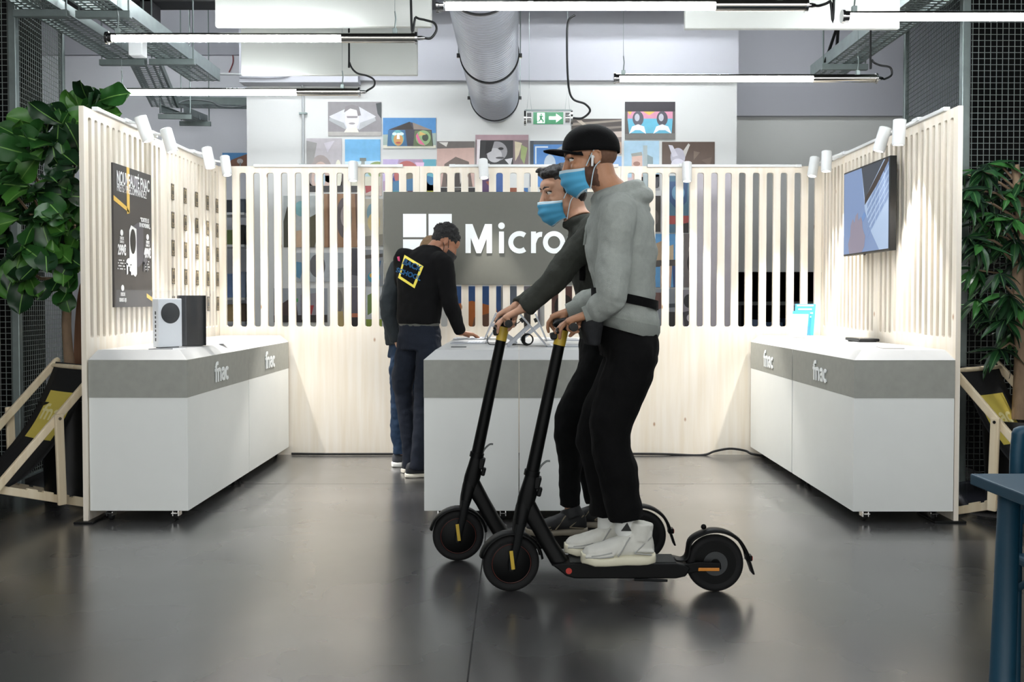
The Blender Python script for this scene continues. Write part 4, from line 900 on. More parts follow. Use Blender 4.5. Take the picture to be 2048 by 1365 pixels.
a.build('cable_coil', BLK, smooth=60, label='coiled black cable bundle beside the tablet on the island', cat='cable')
MB().obox((-.36,5.82,TOPZ+.002),(.09,.05,.004)).build('card', mat('card_dark','3a3b3d',.4), label='small dark card lying in front of the nearest laptop', cat='card')

# cable along the foot of the back wall
MB().tube(bezier([(-1.84,7.86,.012),(-1.5,7.84,.012),(-.6,7.85,.012),(.4,7.85,.012),(1.1,7.85,.012),P(1400,912,7.84)+V((0,0,.004)),P(1430,903,7.84),P(1460,898,7.84),P(1490,902,7.84),(1.87,7.8,.02),(1.98,7.7,.012)], 8), .009, 8).build('power_cable', RUBBER, smooth=60, label='black power cable along the foot of the slatted back wall', cat='cable')

# ================================================================== DECK CHAIRS
FAB = mat('black_canvas', '101113', .85, bump=.3, bscale=200)
YSQ = mat('yellow_print', 'd9c55a', .7, var=.05)
def deck_chair(o, wd, fd, w_, label):
    """o: floor point under the top of the rail nearest the booth; wd across, fd forward"""
    o = V(o); wd = V(wd).normalized(); fd = V(fd).normalized()
    r = empty('deck_chair', o+fd*.4+wd*w_/2, label, 'deck chair')
    Q = lambda s, f, z: o+wd*s+fd*f+V((0,0,z))
    for s in (0, w_):
        MB().bar(Q(s,-.03,.87), Q(s,.77,.02), .026, .045).ell(Q(s,-.03,.87), (.0225,.013,.0225), fd, wd, (0,0,1)).build('long_rail', BEECH, r, bevel=.006)
        s2 = s+(.03 if s == 0 else -.03)
        a = MB().bar(Q(s2,-.02,.022), Q(s2,.98,.34), .024, .045)
        for k in range(4):
            t = .10+.09*k; a.bar(Q(s2,-.02+t,.022+.32*t+.024), Q(s2,-.02+t+.06,.022+.32*(t+.06)+.024), .024, .016)
        a.build('notched_rail', BEECH, r, bevel=.004)
        s3 = s-(.028 if s == 0 else -.028)
        MB().bar(Q(s3,.25,.60), Q(s3,.235,.075), .024, .05).build('strut', BEECH, r, bevel=.006)
        MB().tube([Q(s3-.016,.25,.575), Q(s3+.016,.25,.575)], .009, 12).build('bolt', CHROME, r, smooth=40)
    for (f, z) in ((0,.845), (.765,.03), (.0,.03), (.965,.335)):
        MB().tube([Q(.0,f,z), Q(w_,f,z)], .014, 12).build('crossbar', BEECH, r, smooth=50)
    cv = bezier([Q(0,-.002,.868), Q(0,.07,.70), Q(0,.2,.47), Q(0,.40,.26), Q(0,.60,.19), Q(0,.80,.22), Q(0,.965,.35)], 6)
    a = MB(); n = len(cv); W2 = .045
    def FP(i, t, off=0):  # i real index along, t across 0..1
        i0 = min(int(i), n-2); p = cv[i0].lerp(cv[i0+1], i-i0); d = (cv[i0+1]-cv[i0]).normalized(); nn = wd.cross(d).normalized()
        if nn.z < 0: nn = -nn
        return p+wd*(W2+(w_-2*W2)*t)+nn*(off-.012*math.sin(PI*t))
    vs = [FP(i, j/8) for i in range(n) for j in range(9)]
    a.add(vs, [(i*9+j, (i+1)*9+j, (i+1)*9+j+1, i*9+j+1) for i in range(n-1) for j in range(8)])
    sl = a.build('sling', FAB, r, smooth=80); q_ = sl.modifiers.new('s', 'SOLIDIFY'); q_.thickness = .003; q_.offset = 0
    a = MB(); i0, i1, t0, t1 = 6.0, 13.0, .16, .84
    for k in range(10):
        for j in range(6):
            A = lambda ii, tt: FP(i0+(i1-i0)*ii/10, t0+(t1-t0)*tt/6, .004)
            a.add([A(k,j), A(k+1,j), A(k+1,j+1), A(k,j+1)], [(0,1,2,3)])
    y_ = a.build('yellow_square', YSQ, sl, smooth=80, label='yellow printed square')
    b_ = MB(); word_fnac(b_, lambda x, y: FP(i0+(i1-i0)*(.62-.22*y), t1-(t1-t0)*(.06+.88*x/3.3) if MIR else t0+(t1-t0)*(.06+.88*x/3.3), .0065), V((0,0,.0008)))
    b_.build('printed_word', mat('pale_yellow', 'eee3a4', .7), y_)
    return r
MIR = True
deck_chair((-2.50, 5.78, 0), (-.44, .35, 0), (-.36, -.44, 0), .56, 'wooden deck chair with black canvas, on the left below the fiddle leaf fig')
MIR = False
deck_chair((2.515, 5.62, 0), (.44, .35, 0), (.36, -.44, 0), .56, 'wooden deck chair with black canvas, on the right behind the blue table')

# ================================================================== BLUE TABLE AND CHAIR
TEAL = mat('teal_paint', '0f4056', .5, var=.05)
r = empty('blue_table', (1.75, 2.35, 0), 'teal blue painted table at the lower right, nearest the camera', 'table')
MB().box(1.305, 2.3, 1.75, 2.81, .718, .75).build('tabletop', TEAL, r, bevel=.004)
for (x, y, bx_, by_) in ((1.385,2.74,1.245,2.50), (2.2,2.74,2.3,2.66), (1.40,1.85,1.30,1.62), (2.2,1.85,2.3,1.62)):
    MB().tube([(x,y,.72),(bx_,by_,0)], [.029,.034], 24).build('leg', TEAL, r, smooth=50)
MB().box(1.42, 2.2, 2.735, 2.755, .66, .718).box(1.42, 2.2, 1.84, 1.86, .66, .718).build('apron', TEAL, r)
r = empty('blue_chair', (1.78, 2.8, 0), 'teal blue chair tucked behind the blue table at the right edge', 'chair')
bc = V((1.635, 3.05, 0))
for (x, y, h) in ((1.565,3.05,.80),(1.96,3.05,.80),(1.565,2.62,.44),(1.96,2.62,.44)):
    MB().tube([(x,y,h),(x,y,.0)], .018, 14).build('leg', TEAL, r, smooth=50)
MB().box(1.545, 1.98, 2.60, 3.04, .43, .46).build('seat', TEAL, r, bevel=.01)
MB().tube(bezier([(1.565,3.05,.55),(1.565,3.05,.80),(1.61,3.05,.84),(1.91,3.05,.84),(1.96,3.05,.80),(1.96,3.05,.55)],6), .02, 12).box(1.58,1.95,3.04,3.06,.55,.82).build('backrest', TEAL, r, smooth=50)
MB().tube([(1.565,3.05,.34),(1.565,2.9,.43)], .011, 10).build('brace', TEAL, r, smooth=50)

# ================================================================== PLANTS
def leaf_mesh(mb, base, d, nrm, L_, W_, curl, wav, shape, mi=0, seed=0):
    d = V(d).normalized(); nrm = V(nrm); nrm = (nrm-d*nrm.dot(d)).normalized(); s = d.cross(nrm); n = 10; m_ = 3; vs = []
    for i in range(n+1):
        t = i/n; w_ = shape(t)*W_
        ang = curl*t; c = base+d*(L_*(math.sin(ang)/curl if abs(curl) > .01 else t))-nrm*(L_*((1-math.cos(ang))/curl) if abs(curl) > .01 else 0)
        for j in range(-m_, m_+1):
            x = j/m_; z = .12*W_*abs(x)**1.5+wav*W_*math.sin(t*9+seed+x*2)*abs(x)
            vs.append(c+s*w_*x*.5+nrm*z)
    k = 2*m_+1; fs = [(i*k+j, i*k+j+1, (i+1)*k+j+1, (i+1)*k+j) for i in range(n) for j in range(k-1)]
    mb.add(vs, fs, mi)
    # midrib
    rb = [V(vs[i*k+m_])+nrm*.001 for i in range(n+1)]
    mb.add([p+s*o_*.004*(1-.6*i/n)*(W_/.12)**.5 for i, p in enumerate(rb) for o_ in (-1, 1)], [(2*i, 2*i+1, 2*i+3, 2*i+2) for i in range(n)], 3)
fig_shape = lambda t: max(.02, math.sin(PI*min(.999, t**1.3)))**.6*(.55+.5*t)
lance = lambda t: max(.02, math.sin(PI*t**.8)**.9)
G = [mat('fig_leaf_dark', '16351a', .42, var=.3, scale=14), mat('fig_leaf', '24501f', .40, var=.3, scale=14), mat('fig_leaf_light', '3f7029', .42, var=.25, scale=14), mat('leaf_vein', '6f9a4c', .5)]
BARK = mat('bark', '8a735c', .85, var=.45, scale=25, bump=.6, bscale=40, stretch=(1,1,.4))
rnd = random.Random(5)
FD = 6.12
r = empty('fiddle_leaf_fig', (P(135,735,FD).x, FD, 0), 'tall fiddle leaf fig with big rounded leaves left of the booth', 'plant')
tp = [P(140,800,FD), P(139,735,FD), P(133,650,FD), P(136,560,FD), P(120,470,FD), P(118,380,FD), P(135,290,FD), P(150,235,FD)]
MB().tube(bezier(tp, 5), [.034-.022*i/35 for i in range(36)], 12).build('trunk', BARK, r, smooth=60)
tips = [(188,222,6.05),(160,235,6.0),(200,240,6.15),(60,290,5.75),(85,250,5.9),(130,262,5.8),(45,310,5.7),(100,300,5.62),(150,330,5.7),(60,365,5.6),(15,370,5.75),(110,370,5.6),(145,390,5.7),(35,430,5.8),(90,430,5.62),(10,465,5.7),(150,450,5.65),(55,490,5.6),(105,500,5.6),(145,520,5.65),(30,520,5.75),(75,545,5.7),(125,555,5.68),(20,400,5.9),(150,270,5.9),(110,330,6.0),(70,400,6.0),(120,450,6.0),(60,330,6.0),(165,300,5.8),(165,480,5.8),(168,400,5.75)]
br = MB()
for i, (x, y, dd) in enumerate(tips):
    p = P(x, y, dd)
    if i % 2 == 0:
        q0 = P(128, min(560, y+110), FD); br.tube([q0, (q0+p)/2+V((0,0,-.05)), p], [.014, .010, .006], 8)
br.build('branches', BARK, r, smooth=60)
lv = MB(); ctr = P(105, 390, 5.95)
for (x, y, dd) in tips:
    p = P(x, y, dd)
    for k in range(5):
        out = (p-ctr); out.normalize()
        d = (out*.8+V((rnd.uniform(-1,1), rnd.uniform(-1.1,.5), rnd.uniform(-.75,.5)))).normalized()
        L_ = rnd.uniform(.15,.235); b0 = p+V((rnd.uniform(-.06,.06), rnd.uniform(-.06,.06), rnd.uniform(-.06,.06)))
        tip = b0+d*L_
        if max(tip.x, b0.x) > -2.50 and min(b0.z, tip.z) < 2.42: 
            sh = max(tip.x, b0.x)+2.50+.06; b0 = b0-V((sh,0,0))
        if max(b0.y, tip.y) > 6.38: b0 = b0-V((0, max(b0.y, tip.y)-6.38, 0))
        nrm = V((rnd.uniform(-.4,.5), -1+rnd.uniform(-.2,.4), rnd.uniform(0,1.0)))
        leaf_mesh(lv, b0, d, nrm, L_, L_*rnd.uniform(.62,.8), rnd.uniform(-.2,.9), .07, fig_shape, rnd.choice((0,0,1,1,2)), rnd.uniform(0,6))
for (x, y, dd, dx_, dz_, L_, c) in ((165,240,6.0,-.25,1,.19,2),(180,245,6.05,.15,1,.22,1),(188,238,6.1,.9,.2,.18,2),(88,300,5.6,-.75,-.9,.24,2),(100,290,5.62,-1,.35,.22,1),(105,292,5.58,.2,-.9,.2,0),(118,262,5.6,.15,-.9,.17,1),(60,375,5.6,-1,.15,.22,1),(70,370,5.6,1,-.2,.2,2),(80,430,5.58,.3,-1,.22,1),(40,440,5.6,-.9,-.2,.23,2),(105,480,5.58,.1,-1,.2,2),(45,500,5.6,-.3,-1,.2,2),(150,520,5.6,-.3,-1,.2,1),(85,505,5.58,-.6,-.8,.19,2),(158,395,5.7,.15,-1,.16,2)):
    leaf_mesh(lv, P(x,y,dd), (dx_,-.15,dz_), (.1,-1,.25), L_, L_*.76, .35, .06, fig_shape, c, x)
leaf_mesh(lv, P(250,300,6.0)+V((-.02,0,0)), (.3,0,-1), (0,-1,0), .12, .07, .2, .05, fig_shape, 2, 1) if False else None
lv.build('leaves', G, r, smooth=80)
p0 = P(140,800,FD)
POT = mat('black_planter', '0c0d0f', .4)
MB().lathe([(.02,0),(.15,0),(.17,.60),(.18,.60),(.18,.63),(.16,.63),(.15,.57),(.02,.6)], (p0.x, FD, 0), (0,0,1), 36).build('planter', POT, r, smooth=40)
MB().lathe([(.005,.56),(.15,.56),(.15,.575),(.005,.58)], (p0.x, FD, 0), (0,0,1), 28).build('soil', mat('soil','2a221b',.95,var=.4,scale=40), r)

RD = 5.75
r = empty('narrow_leaved_plant', (P(2040,700,RD).x, RD, 0), 'leafy plant with long narrow drooping leaves right of the booth', 'plant')
tx_ = P(2040,700,RD).x
MB().tube(bezier([(tx_,RD,.55), P(2042,700,RD), P(2036,560,RD), P(2040,430,RD), P(2030,330,RD)], 6), [.042-.02*i/24 for i in range(25)], 12).build('trunk', BARK, r, smooth=60)
rt = [(1965,345),(2010,330),(1945,380),(1985,392),(2020,385),(1940,430),(1965,450),(1990,430),(2030,440),(1935,475),(1960,492),(1990,470),(2015,490),(2040,520),(1970,560),(2000,548),(1955,600),(1985,615),(2015,590),(2035,610),(1990,640),(2025,655),(2000,700),(2030,480),(2045,360),(2060,420),(2070,500),(2075,340),(2010,640),(1925,400),(1975,330),(1930,350),(1950,540)]
br = MB(); lv = MB(); G2 = [mat('narrow_leaf_dark', '10281a', .4, var=.3, scale=14), mat('narrow_leaf', '1d4424', .38, var=.3, scale=14), mat('narrow_leaf_light', '356b30', .38, var=.25, scale=14), mat('leaf_vein_pale', '4f7a44', .5)]
for (x, y) in rt:
    p = P(x, y, RD+rnd.uniform(-.22,.12)); q0 = P(2038, min(700, y+40), RD); br.tube([q0, (q0+p)/2+V((0,0,.04)), p], [.010,.007,.004], 6)
    k = rnd.randint(9, 13)
    for i in range(k):
        t = 2*PI*i/k+rnd.uniform(-.3,.3); d = V((math.cos(t)-.15, math.sin(t)*.8-.25, rnd.uniform(-1.1,.25)))
        L_ = rnd.uniform(.13,.22); d.normalize(); b0 = p.copy()
        if (b0+d*L_).x < 2.50: b0.x += 2.50-(b0+d*L_).x
        if (b0+d*L_).y > 6.05: b0.y -= (b0+d*L_).y-6.05
        leaf_mesh(lv, b0, d, (rnd.uniform(-.3,.3), -.5, 1), L_, L_*.24, rnd.uniform(.3,1.1), .03, lance, rnd.choice((0,0,0,1,1,2)), t)
br.build('branches', BARK, r, smooth=60); lv.build('leaves', G2, r, smooth=80)
MB().lathe([(.02,0),(.17,0),(.2,.52),(.21,.52),(.21,.55),(.185,.55),(.18,.5),(.02,.5)], (tx_, RD, 0), (0,0,1), 36).build('planter', POT, r, smooth=40)
# brown rounded board behind the fig trunk
a = MB(); yb_ = 6.36
oc = P(168, 650, yb_); pts = [(oc.x+.11*math.cos(t)*(1 if math.sin(t) > 0 else 1), yb_, 1.0+.42*math.sin(t) if math.sin(t) > 0 else 1.0+.42*math.sin(t)) for t in [2*PI*i/28 for i in range(28)]]
r = empty('leaning_board', (oc.x, yb_, 0), 'tall rounded brown wooden board standing behind the fig trunk', 'board')
a.prism([(oc.x+.075*math.cos(t), yb_, .72+.68*math.sin(t)+.0) for t in [2*PI*i/32 for i in range(32)]], (0,.03,0)); a.build('board', wood_mat('brown_wood', '6e4a34', '9a6f52', knots=False), r, bevel=.006)
MB().box(oc.x-.09, oc.x+.09, yb_-.05, yb_+.08, 0, .05).build('foot', BLK, r)
# ================================================================== SCOOTERS
SCB = mat('scooter_black', '060707', .48, var=.1, spec=.16); SCG = mat('scooter_dark_grey', '0e1011', .48, var=.1, spec=.16)
TYRE = mat('tyre_rubber', '060607', .8, var=.15); SPK = mat('hub_alloy', '6f7170', .35, metal=.7)
YREF = mat('yellow_reflector', 'c9a93a', .4); OREF = mat('orange_reflector', 'd8892c', .35); RREF = mat('red_reflector', 'b32a1c', .35)
def scooter(x0, D, steer, label):
    o = V((x0, D, 0)); r = empty('kick_scooter', o+V((.44,0,0)), label, 'scooter', 'electric scooters')
    L0 = lambda x, y, z: o+V((x, y, z))
    A = V((.030, 0, .26)); B = V((.226, 0, 1.15)); ax = (B-A).normalized(); RM = Matrix.Rotation(steer, 3, ax)
    def S(x, y, z): return o+A+RM @ (V((x, y, z))-A)        # steered parts
    Sv = lambda v: RM @ V(v)
    def wheel(c, axle, front):
        w_ = MB().lathe([(.088,-.014),(.098,-.022),(.112,-.021),(.121,-.012),(.123,0),(.121,.012),(.112,.021),(.098,.022),(.088,.014)], c, axle, 44).build('tyre', TYRE, r, smooth=50)
        if front:
            MB().lathe([(.01,-.028),(.05,-.027),(.078,-.018),(.089,-.014),(.089,.014),(.078,.018),(.05,.027),(.01,.028)], c, axle, 40).build('hub_motor', SCB, w_, smooth=40)
            MB().tube([c+axle*(-.0155)+u_ for u_ in [(frame_from(axle)[0]*math.cos(t)+frame_from(axle)[1]*math.sin(t))*.084 for t in [2*PI*i/36 for i in range(36)]]], .0018, 6, closed=True).build('rim_line', mat('dark_red', '4a1c14', .5), w_)
        else:
            MB().lathe([(.068,-.015),(.09,-.015),(.09,.015),(.068,.015)], c, axle, 40).lathe([(.008,-.024),(.020,-.024),(.024,.02),(.008,.02)], c, axle, 20).build('rim', SCB, w_, smooth=40)
            a = MB(); u, v = frame_from(axle)
            for k in range(5):
                t = 2*PI*k/5+.3; p0 = c+(u*math.cos(t)+v*math.sin(t))*.018
                for dt in (-.22, .22): p1 = c+(u*math.cos(t+dt)+v*math.sin(t+dt))*.070; a.bar(p0-axle*.008, p1-axle*.008, .010, .008, up=axle)
            a.build('spokes', SPK, w_)
            MB().lathe([(.03,-.019),(.052,-.019),(.052,-.0175),(.03,-.0175)], c, axle, 30).build('brake_disc', mat('brake_disc_steel', '3a3c3d', .4, metal=.6), w_)
    fa = Sv((0,1,0)); wheel(S(0,0,.123), fa, True); wheel(L0(.876,0,.123), V((0,1,0)), False)
    # fork, with its yellow reflectors
    for s in (-1, 1):
        f_ = MB().loft([(S(.036,s*.036,.30), Sv((.020,0,0)), Sv((0,.012,0))), (S(.020,s*.040,.21), Sv((.018,0,0)), Sv((0,.010,0))), (S(.0,s*.040,.135), Sv((.018,0,0)), Sv((0,.008,0))), (S(-.003,s*.040,.098), Sv((.013,0,0)), Sv((0,.007,0)))], 14, p=3).build('fork_leg', SCG, r, smooth=40)
        MB().obox(S(-.002,s*.049,.148), (.016,.004,.082), Sv((1,0,.12)), Sv((0,1,0)), Sv((-.12,0,1))).build('reflector', YREF, f_, bevel=.002)
    MB().loft([(S(.028,0,.255), Sv((.022,0,0)), Sv((0,.05,0))), (S(.040,0,.31), Sv((.030,0,0)), Sv((0,.046,0))), (S(.055,0,.37), Sv((.034,0,0)), Sv((0,.034,0))), (S(.072,0,.43), Sv((.030,0,0)), Sv((0,.030,0)))], 20, p=2.6).build('fork_crown', SCB, r, smooth=40)
    # front mudguard
    a = MB(); vs = []; n = 18
    for i in range(n+1):
        t = math.radians(8+158*i/n)
        for rr, yy in ((.130,-.036),(.139,-.028),(.142,0),(.139,.028),(.130,.036)): vs.append(S(rr*math.cos(t), yy, .123+rr*math.sin(t)))
    a.add(vs, [(i*5+j, (i+1)*5+j, (i+1)*5+j+1, i*5+j+1) for i in range(n) for j in range(4)])
    g = a.build('front_mudguard', SCB, r, smooth=60); q = g.modifiers.new('s', 'SOLIDIFY'); q.thickness = .003
    # head, folding joint, stem
    MB().loft([(L0(.052,0,.335), (.036,0,0), (0,.032,0)), (L0(.070,0,.41), (.040,0,0), (0,.034,0)), (L0(.082,0,.47), (.032,0,0), (0,.030,0)), (L0(.092,0,.52), (.026,0,0), (0,.026,0))], 20, p=2.6).build('head_tube', SCB, r, smooth=40)
    a = MB().lathe([(.02,-.012),(.034,-.012),(.034,.012),(.02,.012)], S(.090,0,.51), ax, 24).build('collar', SCB, r, smooth=40)
    a = MB().obox(L0(.112,0,.47), (.03,.05,.055), (1,0,-.25), (0,1,0), (.25,0,1)).obox(L0(.122,0,.43), (.02,.03,.04), (1,0,-.25), (0,1,0), (.25,0,1)).build('folding_latch', SCB, r, bevel=.006)
    MB().tube(bezier([L0(.112,0,.50), L0(.125,0,.535), L0(.150,0,.56), L0(.168,0,.562)], 5), .0045, 8).build('brake_cable', mat('grey_cable_sheath', '6a6e6c', .5), r, smooth=60)
    MB().tube([S(.088,0,.50), S(.205,0,1.055)], [.0285,.0245], 24).tube([S(.205,0,1.055), S(.226,0,1.15)], .025, 24).build('stem', SCB, r, smooth=50)
    MB().tube([S(.206,0,1.06), S(.2205,0,1.125)], .0262, 24).build('warning_sticker', YREF, r, smooth=50, label='yellow warning sticker')
    MB().ell(S(.222,0,1.155), (.045,.032,.022), Sv((1,0,.2)), Sv((0,1,0)), Sv((-.2,0,1))).build('display_pod', SCB, r, smooth=60)
    MB().tube([S(.224,-.12,1.150), S(.224,.12,1.150)], .014, 16).build('handlebar', SCB, r, smooth=50)
    for s in (-1, 1):
        g = MB().lathe([(.005,0),(.017,.002),(.018,.01),(.0165,.06),(.0175,.11),(.019,.118),(.012,.122)], S(.224, s*.225, 1.150), Sv((0,-s,0)), 20).build('grip', mat('grip_rubber', '1d1e1c', .7), r, smooth=50)
        if s == -1:
            MB().tube(bezier([S(.21,-.10,1.148), S(.185,-.115,1.142), S(.165,-.16,1.135), S(.160,-.205,1.128)], 5), .006, 10).build('brake_lever', SCB, r, smooth=50)
            MB().ell(S(.205,-.10,1.150), (.02,.016,.018)).build('bell', SCB, r, smooth=60)
    MB().obox(S(.183,0,1.10), (.03,.036,.03), Sv((1,0,.2)), Sv((0,1,0)), Sv((-.2,0,1))).build('headlight', BLK, r, bevel=.006)
    # down tube and deck
    MB().loft([(L0(.066,0,.375), (.032,0,.024), (0,.026,0)), (L0(.115,0,.29), (.030,0,.017), (0,.030,0)), (L0(.165,0,.20), (.030,0,.017), (0,.036,0)), (L0(.21,0,.128), (.036,0,.012), (0,.05,0))], 18, p=3).build('down_tube', SCB, r, smooth=40)
    prof = [(.17,.134),(.235,.140),(.70,.140),(.735,.132),(.76,.118),(.74,.083),(.70,.074),(.27,.074),(.235,.084),(.195,.116)]
    d_ = MB().prism([L0(x, -.075, z) for x, z in prof], (0,.15,0)).build('deck', SCB, r, bevel=.006)
    MB().box(o.x+.25, o.x+.70, o.y-.066, o.y+.066, .1405, .1435).build('rubber_mat', mat('deck_mat', '2b2d2b', .8, bump=.4, bscale=300), d_)
    for s in (-1, 1):
        MB().lathe([(.004,0),(.013,0),(.013,.003),(.004,.003)], L0(.245, s*.076, .108), (0,s,0), 18).build('side_reflector', RREF, d_, smooth=30, label='round red reflector')
        MB().prism([L0(x, s*.040, z) for x, z in ((.72,.128),(.80,.140),(.892,.136),(.895,.108),(.80,.098),(.72,.084))], (0,s*.014,0)).build('rear_arm', SCB, r, bevel=.004)
        MB().box(o.x+.795, o.x+.885, min(o.y+s*.055, o.y+s*.060), max(o.y+s*.055, o.y+s*.060), .102, .116).build('rear_reflector', OREF, r, bevel=.003, label='long orange reflector')
    MB().tube([L0(.52,-.085,.074), L0(.66,-.088,.070)], .006, 8).build('kickstand', SCG, r, smooth=50)
    # rear mudguard
    vs = []; n = 22; c = L0(.876,0,.123)
    pth = [(.70-.876,.142-.123), (.745-.876,.150-.123)]
    ctl = [V((x, 0, z)) for x, z in pth]+[V((.150*math.cos(math.radians(t)), 0, .150*math.sin(math.radians(t)))) for t in (140,120,95,70,45,22,8)]
    ctl = bezier(ctl, 4)
    for p in ctl:
        nr = p.normalized() if p.length > 0 else V((0,0,1))
        for dr, yy in ((-.012,-.036),(-.002,-.028),(0,0),(-.002,.028),(-.012,.036)): vs.append(c+p+nr*dr+V((0,yy,0)))
    k = len(ctl)
    g = MB().add(vs, [(i*5+j, (i+1)*5+j, (i+1)*5+j+1, i*5+j+1) for i in range(k-1) for j in range(4)]).build('rear_mudguard', SCB, r, smooth=60)
    q = g.modifiers.new('s', 'SOLIDIFY'); q.thickness = .003
    MB().ell(c+V((-.048,0,.155)), (.012,.01,.012)).build('hook', SCB, g, smooth=60)
    MB().box(c.x+.132, c.x+.158, c.y-.022, c.y+.022, .134, .158).build('tail_light', SCB, g, bevel=.003)
    MB().box(c.x+.158, c.x+.160, c.y-.018, c.y+.018, .138, .154).build('red_lens', RREF, g)
    MB().prism([c+V((x, -.03, z)) for x, z in ((.138,.012),(.150,.012),(.168,-.045),(.158,-.045))], (0,.06,0)).build('mud_flap', SCB, g, bevel=.003)
    return S
ND, FD2 = 4.167, 4.66
S1 = scooter(P(1022,1187,ND).x, ND, math.radians(9), 'black electric scooter ridden by the person in the light grey hoodie, nearer one')
S2 = scooter(P(916.5,1125,FD2).x, FD2, math.radians(6), 'black electric scooter ridden by the dark haired person, farther one')

# ================================================================== PEOPLE
SK1 = mat('skin_warm', 'b07f5f', .5, var=.12, scale=9, bump=.08, bscale=90); SK2 = mat('skin_light', 'c99a7e', .5, var=.1, scale=9, bump=.08, bscale=90)
SK3 = mat('skin_brown', '8d5f45', .5, var=.12, scale=9, bump=.08, bscale=90)
MASKB = mat('mask_blue', '4fa6cf', .8, var=.05); MASKW = mat('mask_edge', 'c4dbe6', .8)
HAIRD = mat('hair_dark', '17120f', .55, var=.4, scale=60, stretch=(1,1,.3), bump=.5, bscale=150); HAIRK = mat('hair_black_curls', '0b0a0a', .7, var=.4, scale=60, bump=.8, bscale=160)
HAIRB = mat('hair_blond', '6f5638', .6, var=.3, scale=50, bump=.5, bscale=150)
EYEW = mat('eye_white', 'd9d6d0', .25); EYEB = mat('eye_dark', '1a1310', .15)

